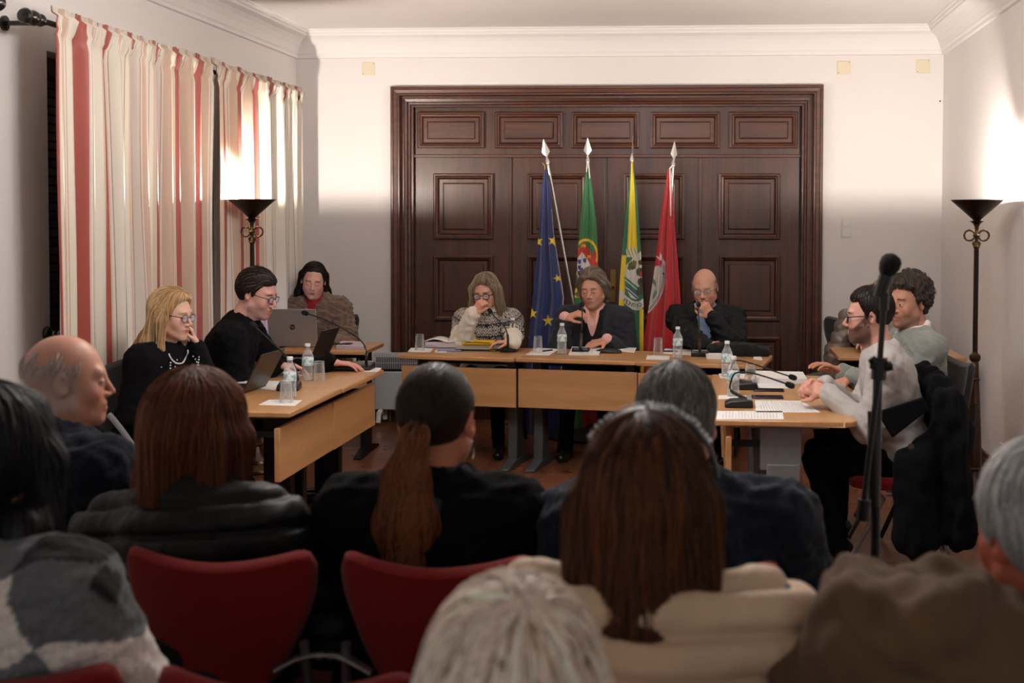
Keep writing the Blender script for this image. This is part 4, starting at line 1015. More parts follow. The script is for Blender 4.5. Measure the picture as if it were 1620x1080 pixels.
# --- in front of the man in the blazer
sheet([(831,561),(868,562),(885,552),(850,550)],'white sheets under the upturned glass between the two women and the blazer man')
tumbler(T(851,558,.003),'upturned glass on white sheets beside the pen and bottle')
tag(MB().tube([(-.05,0,.005),(.045,0,.005),(.055,0,.005)],[.005,.005,.001],8).build('pen',M_plast,loc=T(866,556,.002),M=None),'black pen lying on the white sheets by the blazer man','pen'); bpy.data.objects['pen'].rotation_euler=(0,0,R(55))
bottle(T(889,560),'water bottle standing left of the microphone the blazer man holds')
sheet([(900,559),(948,559),(952,549),(905,548)],'white pages under the hand of the man in the blazer',lines=6,name='page_stack',th=.012,stack=1)
mic_at(919,558,PI/2,[(920,528,7.80),(921,510,7.82),(921,492,7.86),(921,484,7.9)],'desk microphone held at its tip by the man in the blazer')
t=thing('glasses_case','black oval case lying between the blazer man and the jacket man','case',T(963,558),R(0))
b=MB(); 
for k in range(1): b.lathe([(0,0),(.08,0),(.083,.006),(.075,.018),(.05,.027),(0,.031)],28)
b.v=[(x*1.05,y*.5,z) for x,y,z in b.v]; b.build('case_shell',M_plast,t)
MB().box((.02,-.042,.002),(.085,.03,.006)).build('strap',M_plast,t,bevel=.002)
sheet([(970,554),(1003,558),(1007,550),(975,549)],'white sheet beyond the black oval case')
# --- in front of the bald man
sheet([(1022,568),(1058,569),(1060,563),(1024,562)],'small white sheet in front of the third upturned glass of the far row')
tumbler(T(1041,560,.001),'upturned glass nearest the bald man in the dark jacket')
sheet([(1048,559),(1095,562),(1098,553),(1052,551)],'white sheet with a pen on it beside the bald man')
tag(MB().tube([(-.05,0,.005),(.045,0,.005),(.055,0,.005)],[.005,.005,.001],8).build('pen',M_plast,loc=T(1060,557,.002)),'black pen lying behind the bottle of the bald man','pen')
bottle(T(1072,567),'water bottle in front of the bald man in the dark jacket')
sheet([(1118,562),(1152,563),(1150,549),(1110,549)],'thick stack of white pages before the bald man',stack=1,th=.022,name='page_stack')
mic_at(1107,563,PI/2,[(1106,535,7.72),(1106,515,7.76),(1105,495,7.82),(1105,484,7.88)],'desk microphone standing upright before the bald man')
M_felt=cloth('black_felt','#101010',.95,.4,120)
g=Vox(V3(-.26,-.14,-.01),V3(.26,.14,.12),.006); g.cap((-.14,.0,.03),(.10,0,.035),.045,.05,k=.03,flat=((0,1,0),.9)); g.cap((.1,.0,.03),(.19,.0,.03),.038,.034,k=.03); g.cap((-.12,.03,.05),(.02,.03,.055),.03,k=.03); g.fn((-.3,-.2,-.1),(.3,.2,.1),lambda X,Y,Z:(Z-.0),k=0,mode='sub')
V,Q=g.mesh(2); V=V+vnormals(V,Q)*(.004*snoise(V,40,3))[:,None]; o=np_mesh('flat_hat',V,Q,M_felt,None); o.location=T(1163,563); tag(o,'soft black cap lying at the end of the far row','hat')
sheet([(1192,568),(1206,570),(1204,562),(1192,560)],'white sheet sticking out behind the black cap')
# --- right-hand side row
sheet([(1139,598),(1184,598),(1178,591),(1137,591)],'white card under the far bottle of the side row')
bottle(T(1150,596),'water bottle beyond the other one on the side row of the bearded man')
mic_at(1181,615,PI,[(1159,598,6.75),(1157,580,6.76),(1166,570,6.74),(1190,575,6.72),(1222,586,6.7),(1249,595,6.68)],'desk microphone farther from the camera on the bearded man\'s row')
tumbler(T(1187,607),'clear glass behind the farther microphone of the side row',down=True)
sheet([(1188,598),(1277,599),(1270,588),(1196,586)],'thick stack of loose white pages beside the clasped hands',stack=1,th=.028,name='page_stack')
tag(MB().tube([(-.08,0,.004),(.075,0,.004),(.085,0,.004)],[.004,.004,.0008],6).build('pencil',mat('yellow_pencil','#d9a42a',.4),loc=T(1222,600.5)),'yellow pencil lying before the stack of loose pages','pencil')
sheet([(1203,614),(1248,614),(1240,606),(1194,606)],'white sheet between the page stack and the phones')
phone(1216,618,0,'black phone on the side row, the farther of two','black')
phone(1214,629,0,'navy phone on the side row, the nearer of two','navy')
sheet([(1136,631),(1184,630),(1180,625),(1137,625)],'white card under the near bottle of the side row')
bottle(T(1160,627),'water bottle behind the nearer microphone of the side row')
mic_at(1172,643,PI,[(1157,618,6.0),(1157,602,6.0),(1164,590,5.99),(1185,589,5.98),(1215,597,5.96),(1244,607,5.94)],'desk microphone nearer the camera on the bearded man\'s row')
sheet([(1196,652),(1298,652),(1268,634),(1194,633)],'printed sheets under the forearms of the bearded man',lines=18)
sheet([(1133,663),(1240,663),(1238,650),(1134,650)],'printed sheet at the camera end of the side row',lines=18)
# --- left-hand side row
def laptop(loc,rz,label,open_deg,mlid,w=.33,d=.23,logo=None,screen=True):
    t=thing('laptop',label,'laptop',loc,rz)    # local: user side -y, hinge at +y
    MB().box((-w/2,-d,0),(w/2,0,.014)).build('base',mlid,t,bevel=.004)
    MB().box((-w/2+.02,-d+.09,.014),(w/2-.02,-.02,.0152)).build('keyboard',M_plast,t,smooth=False)
    Ml=Matrix.Translation((0,0,.012))@Matrix.Rotation(R(-(open_deg-90)),4,'X')
    lid=MB().box((-w/2,-.003,0),(w/2,.004,d)).build('lid',mlid,t,bevel=.003,M=Ml)
    MB().box((-w/2+.008,-.0042,.012),(w/2-.008,-.003,d-.01)).build('screen',M_screen,lid,smooth=False)
    return t,lid
M_screen=emis('lit_laptop_screen','#b9c4ff',.9); M_dlid=mat('dark_brown_grey_lid','#3a322c',.35,metal=.5); M_slid=mat('silver_lid','#a5a4a2',.35,metal=.6)
sheet([(364,609),(434,617),(452,603),(372,600)],'white sheets behind the nearest laptop of the typing row')
q=at(405,617,Z=TZ); laptop((q[0]-.0,q[1]-.02,TZ+.002),R(-92),'thin dark laptop nearest the audience, before the blonde woman in pearls',118,M_dlid,w=.31,d=.21)
sheet([(409,640),(466,642),(478,633),(426,632)],'white card under the upturned glass before the blonde woman in pearls')
tumbler(T(453,637,.001),'upturned glass on a white card at the near end of the typing row')
bottle(T(459,629),'water bottle behind the upturned glass, nearest the blonde woman in pearls')
mic_at(458,616,R(-80),[(471,600,6.0),(467,580,6.0),(452,562,6.03),(430,541,6.06),(405,518,6.1)],'desk microphone reaching towards the blonde woman in pearls')
sheet([(425,590),(482,592),(494,577),(438,574)],'open notebook under the hand of the man in the turtleneck',stack=1,th=.01,name='notebook',lines=5)
bottle(T(487,602),'water bottle between the two laptops of the typing row')
tumbler(T(505,602),'clear glass beside the bottle next to the black charging box')
q=at(520,573,Z=TZ); laptop((q[0]-.05,q[1]-.05,TZ+.002),R(-93),'dark laptop in front of the man in the turtleneck',112,M_dlid,w=.31,d=.21)
t=thing('conference_unit','flat black box with a cable on the typing row','device',T(547,586),R(6))
MB().box((-.075,-.05,.004),(.075,.05,.03)).build('case',M_plast,t,bevel=.008,seg=3); MB().tube([(-.075,0,.012),(-.11,-.02,.008),(-.13,-.05,.006),(-.10,-.08,.005),(-.06,-.075,.005)],.003,6).build('cable',M_plast,t)
mic_at(576,584,R(-90),[(580,560,6.98),(576,545,6.98),(560,530,7.0),(530,513,7.05),(505,502,7.1),(486,496,7.14)],'desk microphone at the far end of the typing row')
sheet([(575,588),(598,588),(604,582),(582,581)],'white sheet under the end microphone of the typing row')
# --- table of the woman in the fur coat
q=at(463,549,Z=TZ); t,lid=laptop((q[0],q[1]+.02,TZ+.002),R(181),'large silver laptop with a round logo, before the woman in the fur coat',100,M_slid,w=.335,d=.25)
MB().lathe([(0,.0042),(.019,.0042),(.019,.0052),(0,.0054)],32,M=Matrix.Translation((0,0,.125))@Matrix.Rotation(-PI/2,4,'X')).build('logo_disc',M_plast,lid)
text_mesh('hp',.030,'logo_letters',M_slid,lid,Matrix.Translation((0,.0057,.1265))@Matrix.Rotation(PI,4,'Z')@Matrix.Rotation(PI/2,4,'X')@Matrix.Shear('XY',4,(0,0)),.0003)
sheet([(532,547),(575,548),(578,540),(540,539)],'pile of papers beside the silver laptop',stack=1,th=.02,name='page_stack',m=mat('lilac_pages','#b7aab4',.8))
b=MB(); rg=np.random.RandomState(5)
for k in range(3):
    P=[(.07*math.sin(a*1.1+k)+.02*math.sin(3*a+k),.035*math.cos(a+k*2),.012+.014*abs(math.sin(a*1.7+k))) for a in np.linspace(0,9,40)]; b.tube(P,.003,6)
tag(b.build('coiled_cable',M_plast,loc=(T(537,549)[0],T(537,549)[1],TZ)),'tangled black cable between the silver laptop and the papers','cable')
tag(MB().box((-.05,-.012,0),(.05,.012,.012)).build('marker_pen',M_plast,bevel=.004,loc=T(567,550)),'short black marker in front of the pile of papers','pen')
# --- corner table
g=Vox(V3(-.09,-.07,-.01),V3(.09,.07,.08),.004); g.ell((0,0,.0),(.055,.04,.05),None,k=.01); g.cap((.02,0,.02),(.06,.01,.012),.02,.012,k=.02); g.fn((-.1,-.1,-.1),(.1,.1,.1),lambda X,Y,Z:Z-.0,k=0,mode='sub')
V,Q=g.mesh(1); V=V+vnormals(V,Q)*(.004*snoise(V,60,3))[:,None]; o=np_mesh('folded_pouch',V,Q,mat('royal_blue_cloth','#2a3fae',.6),None); o.location=T(1482,562); tag(o,'small royal blue pouch on the corner table','pouch')
# ================================================================ FLAGS
def flag_mesh(name,outline,Y,colf,parent,folds=5,amp=.03,yoff=None,nx=None):
    """cloth hanging between a left and a right edge given in photo points; colf(u_px,v_px,s)->rgb"""
    vs=[o[0] for o in outline]; v0,v1=vs[0],vs[-1]; nv=int((v1-v0)); nu=nx or 110; P=[];px=[]
    for j in range(nv+1):
        v=v0+(v1-v0)*j/nv; l=np.interp(v,vs,[o[1] for o in outline]); r=np.interp(v,vs,[o[2] for o in outline]); tt=j/nv
        for i in range(nu+1):
            s=i/nu; u=l+(r-l)*s; dy=amp*min(1,tt*2.2+.15)*(math.sin(folds*PI*s+1.2*tt+.6)+.35*math.sin(folds*2.3*PI*s+2+tt*3))*(.5+.5*min(1,4*s*(1-s)+.3))
            P.append(at(u,v,Y=Y+dy+(yoff(s,tt) if yoff else 0))); px.append((u,v,s))
    P=np.array(P); px=np.array(px); n=nu+1
    I=np.arange((nu+1)*(nv+1)).reshape(nv+1,nu+1); Q=np.stack([I[:-1,:-1],I[:-1,1:],I[1:,1:],I[1:,:-1]],-1).reshape(-1,4)
    c=colf(px[:,0],px[:,1],px[:,2]); o=np_mesh(name,P-np.array(parent.location),Q,M_flag,parent,c); md=o.modifiers.new('solid','SOLIDIFY'); md.thickness=.002; return o
M_flag=mat('flag_cloth','#ffffff',.55,attr=True,sheen=.3,spec=.3)
def L(c): return np.array(lin(c))
def star(u,v,cx,cy,r,rot=0):
    a=np.arctan2(u-cx,-(v-cy))+rot; d=np.hypot(u-cx,v-cy); k=2*PI/5; w=np.abs(((a+k/2)%k)-k/2); 
    ri=.382; # edge from (1,0) to (ri,pi/5)
    x=d/r*np.cos(w); y=d/r*np.sin(w); x1,y1=ri*math.cos(PI/5),ri*math.sin(PI/5); return (y*(x1-1)-(x-1)*y1)>0 if False else ((x-1)*y1-(y)*(x1-1))<0
def paint(c,m,col): c[m]=L(col); return c
def poly_in(u,v,pts):
    r=np.zeros(len(u),bool); n=len(pts)
    for i in range(n):
        x0,y0=pts[i];x1,y1=pts[(i+1)%n]; cnd=((y0>v)!=(y1>v))&(u<(x1-x0)*(v-y0)/(y1-y0+1e-9)+x0); r^=cnd
    return r
YFL=9.32
def flagpole(label,top,bot,Y,cat='flag'):
    a=at(*top,Y=Y); b_=at(*bot,Y=Y); t=thing('flag_on_pole',label,cat,(b_[0],b_[1],0))
    d=nrm(a-b_); base=b_+d*(-(b_[2]-.06)/d[2]); o=np.array(t.location)
    MB().tube([base-o,a-o],.011,12).build('pole',M_pole,t)
    e=a-o; M=Matrix.Translation(tuple(e))@Vector(tuple(d)).to_track_quat('Z','X').to_matrix().to_4x4()
    MB().lathe([(.011,-.03),(.016,-.025),(.016,.0),(.01,.01),(.009,.02)],14,M=M).build('ferrule',M_spear,t)
    return t,M
M_pole=mat('chrome_pole','#b9b6b0',.22,metal=.9); M_spear=mat('bright_spearhead','#d9d5d0',.2,metal=.8)
def spear(t,M,turn=0):
    M2=M@Matrix.Rotation(turn,4,'Z'); v=[]; pr=[(0,.006),(.012,.006),(.03,.016),(.085,.031),(.0,0),(.155,.0)]
    pts=[(.006,.02),(.008,.035),(.031,.065),(.0,.165)]
    v=[(-x,0,z) for x,z in pts]; front=[(-.006,-.004,.02),(.006,-.004,.02),(.0075,-.005,.035),(.031,0,.065),(0,0,.165),(-.031,0,.065),(-.0075,-.005,.035)]
    n=len(front); b=MB(); F=[M2@Vector(p) for p in front]; B=[M2@Vector((p[0],-p[1]+.002,p[2])) for p in front]
    b.add(F+B,[tuple(range(n)),tuple(range(2*n-1,n-1,-1))]+[(i,(i+1)%n,n+(i+1)%n,n+i) for i in range(n)]); b.build('spearhead',M_spear,t,smooth=False)
# EU flag
t,M=flagpole('blue flag with yellow stars on the leaning chrome pole','' or (866,254),(918,540),YFL); spear(t,M,R(15))
def ceu(u,v,s):
    c=np.tile(L('#16265e'),(len(u),1))
    for x,y,r,ro in ((851,382,10,.2),(875,381,9,-.3),(842.5,496,9,.1),(867,507,10,.05),(882,440,7,.3),(853,560,9,0)): paint(c,star(u,v,x,y,r,ro),'#e8c820')
    paint(c,(s>.965)&(v>330),'#b9bdc6'); return c
flag_mesh('flag_cloth',[(268,861,864.5),(300,857,870),(370,852,876),(420,848,884),(470,843,892),(520,838,888),(600,832,889),(700,830,892)],YFL-.05,ceu,t,4,.022)
MB().tube([at(858,258,Y=YFL-.02)-np.array(t.location),at(862,262,Y=YFL-.03)-np.array(t.location),at(862,270,Y=YFL-.05)-np.array(t.location)],.003,6).build('tie_cord',mat('gold_cord','#b99a4c',.6),t)
# Portugal
t,M=flagpole('green and red flag with a shield and yellow sphere, behind the blazer man','' or (930,252),(934,540),YFL+.06); spear(t,M,0)
def cpt(u,v,s):
    c=np.tile(L('#2f7040'),(len(u),1)); sh=(u-(926+(v-400)*-.35))
    paint(c,(v>397)&(u-941>-(v-470)*.25),'#b0202a'); paint(c,(u>938)&(v>396)&(v<470),'#a8242a')
    d=np.hypot((u-927)/19,(v-404)/27); paint(c,(d<1)&(d>.84),'#e0c528')
    e=np.abs((v-400)-(u-927)*1.0-6); paint(c,(e<2)&(d<.9),'#e0c528')
    P=[(924,382),(945,417),(942,450),(925,490),(914,470),(914,396)]; paint(c,poly_in(u,v,P),'#c2281e')
    P2=[(921,398),(938,424),(935,452),(922,476),(914,460),(914,408)]; paint(c,poly_in(u,v,P2),'#d9d6d2')
    for x,y in ((917,414),(925,412),(917,423),(920,427),(916,432)): paint(c,(np.abs(u-x)<2.4)&(np.abs(v-y)<3.4)&(((u-x)/2.6)**2+(np.maximum(v-y,0)/3.6)**2<1),'#27348a')
    for x,y in ((923,389),(932,406)): paint(c,(np.abs(u-x)<3)&(np.abs(v-y)<3)&~((np.abs(u-x)<1)&(v>y)),'#e0c528')
    d2=np.hypot((u-916)/13,(v-452)/24); paint(c,(((d2<1)&(d2>.75))|((np.abs((v-455)+(u-916)*.9)<3)&(d2<.95)))&~poly_in(u,v,P2),'#e0c528')
    paint(c,(v>470),'#a8242a'); paint(c,(v>470)&(u<921),'#2f7040'); return c
flag_mesh('flag_cloth',[(266,928,932),(300,923,937),(350,918,943),(376,916,944.5),(420,913,946),(470,909,952),(560,905,955),(700,903,958)],YFL,cpt,t,4,.02)
o=np.array(t.location); MB().tube([at(929,256,Y=YFL)-o,at(928,272,Y=YFL-.02)-o],.004,6).tube([at(931,256,Y=YFL)-o,at(933,282,Y=YFL-.02)-o],.004,6).build('tie_ribbon',M_paper,t)
# Montijo
t,M=flagpole('green and yellow flag with a white coat of arms and scroll','' or (999.5,250),(985,540),YFL); spear(t,M,R(88))
def cmo(u,v,s):
    c=np.tile(L('#1f6a48'),(len(u),1)); a=(u-999)-(v-300)*.0
    paint(c,(v<404)&(u>np.interp(v,[250,404],[999,992]))&(u<np.interp(v,[250,404],[1001,1009])),'#dfc62a')
    paint(c,(v>=404)&(u<np.interp(v,[404,480],[991,988])),'#dfc62a'); paint(c,(v>=398)&(v<412)&(u>1000)&(u<1006+(v-398)*.4),'#dfc62a')
    # walls of the crown
    paint(c,(v>391)&(v<407)&(u>991)&(u<1009)&(((u-v*.3)%5<3.4)|(v+.45*u>851)),'#cfccc4'); paint(c,(v>391)&(v<407)&(u>991)&(u<1009)&(((u-v*.3)%5<.9)),'#55534e')
    P=[(1014,397),(1002,408),(990,420),(988,436),(989,452),(997,470),(1006,474),(1016,466),(1020,430),(1018,400)]; m=poly_in(u,v,P); paint(c,m,'#cfccc2')
    w=(v-(440+(u-990)*.85)); paint(c,m&(w>-2)&(w<10),'#1f6a48'); paint(c,m&(w>2)&(w<4),'#cfd6da'); paint(c,m&(w>10)&(w<13),'#2c4a7a'); paint(c,m&(w>15)&(w<18),'#2c4a7a')
    for x,y,r,cc in ((1000,420,6,'#4a4a22'),(1003,416,4,'#6a6020'),(1012,430,6,'#3a3a30'),(1015,446,6,'#1c1c1a'),(1013,460,6,'#3a3a30'),(1016,434,4,'#b03a28'),(1014,415,4,'#3a3a30'),(996,424,3,'#4a4a22'),(1016,452,4,'#38401c')): paint(c,m&(np.hypot(u-x,(v-y)*.9+.6*np.sin(u*1.6))<r),cc)
    cv=np.interp(u,[984,989,994,1000,1006,1012,1019],[466,473,478,482,484,483,478]); sc=(np.abs(v-cv)<7); paint(c,sc,'#cfccc6')
    paint(c,(v>488)&(u>1012),'#dfc62a'); return c
flag_mesh('flag_cloth',[(256,998,1001),(300,994,1007),(350,989,1011),(400,984,1014),(440,981,1016),(480,979,1018),(560,976,1018),(700,974,1020)],YFL-.06,cmo,t,3,.018)
o=np.array(t.location)
for ch,u,v,a in (('M',989.5,475.5,-.5),('O',993.8,478.8,-.4),('N',998,481.2,-.25),('T',1002,482.8,-.1),('I',1005,483.5,0),('J',1008,483.3,.1),('O',1012,482.2,.2)):
    q=at(u,v,Y=YFL-.125)-o
    text_mesh(ch,.040,'scroll_letter',M_plast,t,Matrix.Translation(tuple(q))@Matrix.Rotation(PI/2,4,'X')@Matrix.Rotation(a,4,'Z'),.001)
# red flag
t,M=flagpole('red flag with a round white emblem, hanging from the pole nearest the bald man','' or (1065,258),(1048,540),YFL+.02); spear(t,M,R(40))
def cre(u,v,s):
    c=np.tile(L('#b81420'),(len(u),1)); paint(c,(v<342)&(u>1059+(v-272)*.015)&(u<1064-np.clip(v-300,0,99)*.06),'#cfc4c0')
    d=np.hypot((u-1037+ (v-450)*.12)/12,(v-452)/32); paint(c,d<1,'#bdb9b4'); g=(d<.8)&(np.abs(u-1034+4*np.sin(v*.12))<1.6+1.6*np.sin(v*.3)); paint(c,g,'#3f7a52')
    P=[(1037,404),(1044,407),(1045,398),(1048,409),(1053,415),(1051,434),(1047,428),(1047,412),(1043,411)]; paint(c,poly_in(u,v,P),'#cfccca')
    r_=np.hypot((u-1004)/1.0,(v-432)/1.45); sc=(r_>42)&(r_<48.5)&(v>418)&(v<520); paint(c,sc,'#cfcbc6'); an=np.arctan2((v-432)/1.45,u-1004); paint(c,sc&(r_>43.8)&(r_<46.8)&(((an*34)%1)<.55),'#3a3836'); return c
flag_mesh('flag_cloth',[(268,1056,1061),(300,1052,1064),(350,1044,1067),(400,1039,1071),(450,1032,1075),(500,1024,1078),(560,1016,1080),(700,1008,1082)],YFL-.06,cre,t,5,.026)
o=np.array(t.location); MB().tube([at(1064,262,Y=YFL-.02)-o,at(1060,266,Y=YFL-.03)-o,at(1058,274,Y=YFL-.05)-o],.006,6).build('tie_ribbon',M_paper,t)
for k,ch in enumerate('ALDEGALLEGA DO RIBATEJO'[::-1][:14]):
    pass
t=thing('flag_stand','dark round floor stand holding the four crossed flag poles','stand',(at(945,640,Y=YFL)[0],YFL,0))
MB().lathe([(0,0),(.42,0),(.42,.02),(.1,.05),(.05,.08),(0,.09)],32).build('base',M_plast,t)
# ================================================================ CHAIRS AND COATS
ch=make_chair('red upholstered chair of the woman with auburn hair, seen from behind',M_chrome)
CHS=1.0
def chair(u,Y,rz,label,first=None,v=900):
    x=at(u,v,Y=Y-.26)[0]; t=first or dup(ch,(0,0,0),0,label); t.location=(x,Y,0); t.rotation_euler=(0,0,rz); t.scale=(1,1,CHS); return t
chair(339,2.97,0,None,ch)
chair(687,2.97,0,'red upholstered chair of the woman with the ponytail, seen from behind')
chair(1076,2.97,0,'red upholstered chair of the man in the navy blazer')
CB=chair(-8,2.97,0,'red upholstered chair of the bald man in navy, mostly out of the photo')
chair(-30,2.24,0,'red upholstered chair under the woman in the checked coat')
chair(440,2.24,0,'empty red chair at the bottom edge of the photo')
chair(1022,2.08,0,'red upholstered chair of the woman in the beige vest')
chair(1560,2.05,R(15),'red upholstered chair of the man in the brown coat')
chair(815,1.55,0,'red upholstered chair of the blonde person at the bottom edge')
def chair_at(px,rz,label,back=.0):
    t=dup(ch,(0,0,0),rz,label); d=rotz(rz)@V3(0,.03-back,0); t.location=(px.root[0]+d[0],px.root[1]+d[1],0); t.scale=(1,1,1); return t
# microphone stand in front of the bearded man
Ym=3.6; t=thing('microphone_stand','black boom microphone stand with foam-topped microphone, before the bearded man','microphone stand',(at(1386,800,Y=Ym)[0],Ym,0)); o=np.array(t.location)
q=lambda u,v,dy=0: at(u,v,Y=Ym+dy)-o
MB().tube([(0,0,.05),q(1386,720),q(1389,588)],[.0135,.0135,.0135],14).build('pole',M_plast,t)
MB().tube([q(1382,650),q(1383,800),],.017,14).build('lower_tube',M_plast,t)
for a in (90,210,330):
    c_,s_=math.cos(R(a)),math.sin(R(a)); MB().tube([(0,0,.22),(c_*.28,s_*.28,.02)],.009,10).tube([(c_*.26,s_*.26,.03),(c_*.3,s_*.3,.012)],.013,8).build('leg',M_plast,t)
MB().tube([q(1390,600,-.02),q(1392,565,-.02)],.022,14).tube([q(1376,578,-.03),q(1412,580,-.03)],.009,10).tube([q(1378,566,-.03),q(1384,574,-.03)],.012,8).tube([q(1402,580,-.03),q(1411,578,-.03)],.014,8).build('clutch',M_plast,t)
MB().tube([q(1366,798,-.03),q(1391,585,-.03),q(1399,470,-.03)],.0085,12).build('boom',M_plast,t)
MB().tube([q(1364,822,-.03),q(1368,790,-.03)],[.019,.019],14).build('counterweight',M_plast,t)
MB().tube([q(1398,490,-.03),q(1399,462,-.03)],.0135,12).build('clip',M_plast,t)
MB().tube([q(1390,470,-.03),q(1397,450,-.03),q(1404,428,-.03)],[.016,.019,.018],14).build('microphone_body',M_plast,t)
MB().tube([q(1401,436,-.03),q(1403,430,-.03),q(1407,421,-.03),q(1411,411,-.03),q(1413,405,-.03),q(1414.5,401.5,-.03)],[.017,.024,.030,.029,.021,.006],20).build('windscreen',M_foam,t)
# ================================================================ THE PEOPLE
def hcap(g,H,th=.010,front=.075,side=.0,back=-.07,temple=.0,k=.004,fth=None,part=None,up=0):
    """hair shell over the skull down to the hairline"""
    c=H.sc; lo=H.c-.19; hi=H.c+.19; mk=scalp_mask(front,side,back,1.0,temple)
    def f(X,Y,Z):
        P=np.stack([X-H.c[0],Y-H.c[1],Z-H.c[2]],-1)@H.M/c; x,y,z=P[...,0],P[...,1],P[...,2]
        ab=mk(x,y,z)-.5; e=np.clip(ab/(.030)+.12,0,1); e=e*(2-e); t=(th+up*np.clip(z-.03,0,1)/.09)*e+.001
        r=[.0755+t,.096+t,.090+t]; yy=y+.014; zz=z-.030
        k0=np.sqrt((x/r[0])**2+(yy/r[1])**2+(zz/r[2])**2); k1=np.sqrt((x/r[0]**2)**2+(yy/r[1]**2)**2+(zz/r[2]**2)**2)+1e-6
        d=k0*(k0-1)/k1
        # below the ear line the neck hair hugs the nape
        line=-(mk(x,y,z)-.5)   # positive when below the hairline
        return np.maximum(d,line)*c
    g.fn(lo,hi,f,k=k)
def hair_grid(H,lo=(-.17,-.19,-.3),hi=(.17,.16,.17),h=.004):
    pts=np.array([H.w(*[(lo,hi)[(i>>a)&1][a] for a in range(3)]) for i in range(8)]); return Vox(pts.min(0),pts.max(0),h)
def W(u,v,Y): return at(u,v,Y=Y)
M_trou=cloth('dark_trousers','#0c0d0f',.95,.25,90,.08,0,spec=.15); M_shoe=mat('black_leather_shoe','#0e0d0d',.35)
M_black=cloth('black_knit','#08080a',.95,.3,160,.1,.0,vscale=30,spec=.15)
PEOPLE={}
ALL=[]
class P_:
    def __call__(s,*a,**k): q=Person(*a,**k); ALL.append(q); return q
# ---- 1 blonde woman in pearl-trimmed black sweater
p=P_()('blonde woman in black pearl-trimmed sweater and glasses, chin on hand, beside the curtain',W(272,497,6.0),R(-98),lean=.20,head_yaw=R(-100),pitch=-.16,male=False,roll=.0,sc=1.0,hip=.50)
p.arm(-1,W(311,550,6.12),pole=(-.15,.2,-1),hd=(-.30,-.12,.95),hn=(.7,.6,.3),curl=(.75,.75,.7,.35),thumb=.7,tcurl=.4)
p.arm(1,at(285,640,Y=5.85),pole=(.2,-.5,-1))
p.body('#d2a894',color=dict(lids=.45,iris='#4a5560',brow='#8a6a48',lip='#b0605c'))
def col_p1(V,s): return np.tile(lin('#0d0d10'),(len(V),1))
go=p.garment('sweater',M_black,1.0,.012,wr=.003,neck=.06)
# pearl lines laid on the front of the sweater
def beads(s,g,pts,r=.0042,m=None,name='pearl_trim'):
    P=np.array(pts); 
    for _ in range(8): P=P-g.grad(P)*(g.sample(P))[:,None]
    b=MB()
    for q in P:
        n=6; b.lathe([(0,-r),(r*.87,-r*.5),(r*.87,r*.5),(0,r)],n,c=tuple(q))
    o=b.build(name,m or M_pearl,s.t); o['kind']='stuff'; return o
M_pearl=mat('pearl','#e8e4e0',.25)
rg=np.random.RandomState(4); pts=[]
for i in (1,-1):
    for k in range(22): t=k/21; pts.append(s_:=p.nk+p.rt*i*(.085+.03*t)-p.up*(.03+.30*t)+p.fw*.16)
    for k in range(18): t=k/17; pts.append(p.nk+p.rt*i*(.035+.05*math.sin(t*3))-p.up*(.02+.26*t)+p.fw*.17)
for k in range(26): a=k/25*PI; pts.append(p.nk+p.rt*.075*math.cos(a)-p.up*(.01+.05*math.sin(a))+p.fw*(.1+.03*math.sin(a)))
for k in range(34): pts.append(p.nk+p.rt*rg.uniform(-.15,.15)-p.up*rg.uniform(.05,.32)+p.fw*.16)
beads(p,p.gg,pts)
p.legs(M_trou,M_shoe); p.glasses(y=.098,w=.0235,hh=.019)
# long layered blonde hair
H=p.H; g=hair_grid(H,(-.2,-.26,-.34),(.2,.16,.17))
hcap(g,H,.016,.084,-.02,-.12,.0)
for x in (-1,1):
    g.cap(H.w(x*.045,.035,.085),H.w(x*.086,.008,-.03),.020,.02,k=.02); g.cap(H.w(x*.086,.008,-.03),H.w(x*.095,.02,-.16),.022,.014,k=.02); g.cap(H.w(x*.095,.02,-.16),H.w(x*.085,.06,-.25),.018,.006,k=.02)
    g.cap(H.w(x*.075,-.03,.02),H.w(x*.095,-.05,-.14),.035,.028,k=.03); g.cap(H.w(x*.095,-.05,-.14),H.w(x*.11,-.09,-.24),.028,.012,k=.03)
g.cap(H.w(0,-.08,.02),H.w(0,-.105,-.14),.05,.045,k=.03,flat=(H.M@V3(0,1,0),.6)); g.cap(H.w(.03,-.105,-.14),H.w(.06,-.17,-.24),.04,.015,k=.03)
g.ell(H.w(0,.115,-.02),(.052,.05,.075),H.M,k=.01,mode='sub')
S=[strands(g,H,460,'#b8956a',.34,.0022,seed=2,region=lambda x,y,z:(y<.03)|(z>.09),colv=.35,lift=.0015,crown=(0,.05,.12)),strands(g,H,130,'#d8bc92',.34,.0018,seed=3,region=lambda x,y,z:(y<.03)|(z>.09),colv=.2,lift=.003,crown=(0,.05,.12))]
hair_object(g,H,p.t,'#a88258',S,streak=.4)
MB().lathe([(.031,-.012),(.034,-.012),(.034,.012),(.031,.012),(.031,-.012)],20).build('wristwatch',mat('rose_gold','#b58a66',.3,metal=.8),p.t,M=Matrix.Translation(tuple(p.wr[-1]))@Vector(tuple(nrm(p.wr[-1]-p.el[-1]))).to_track_quat('Z','Y').to_matrix().to_4x4())
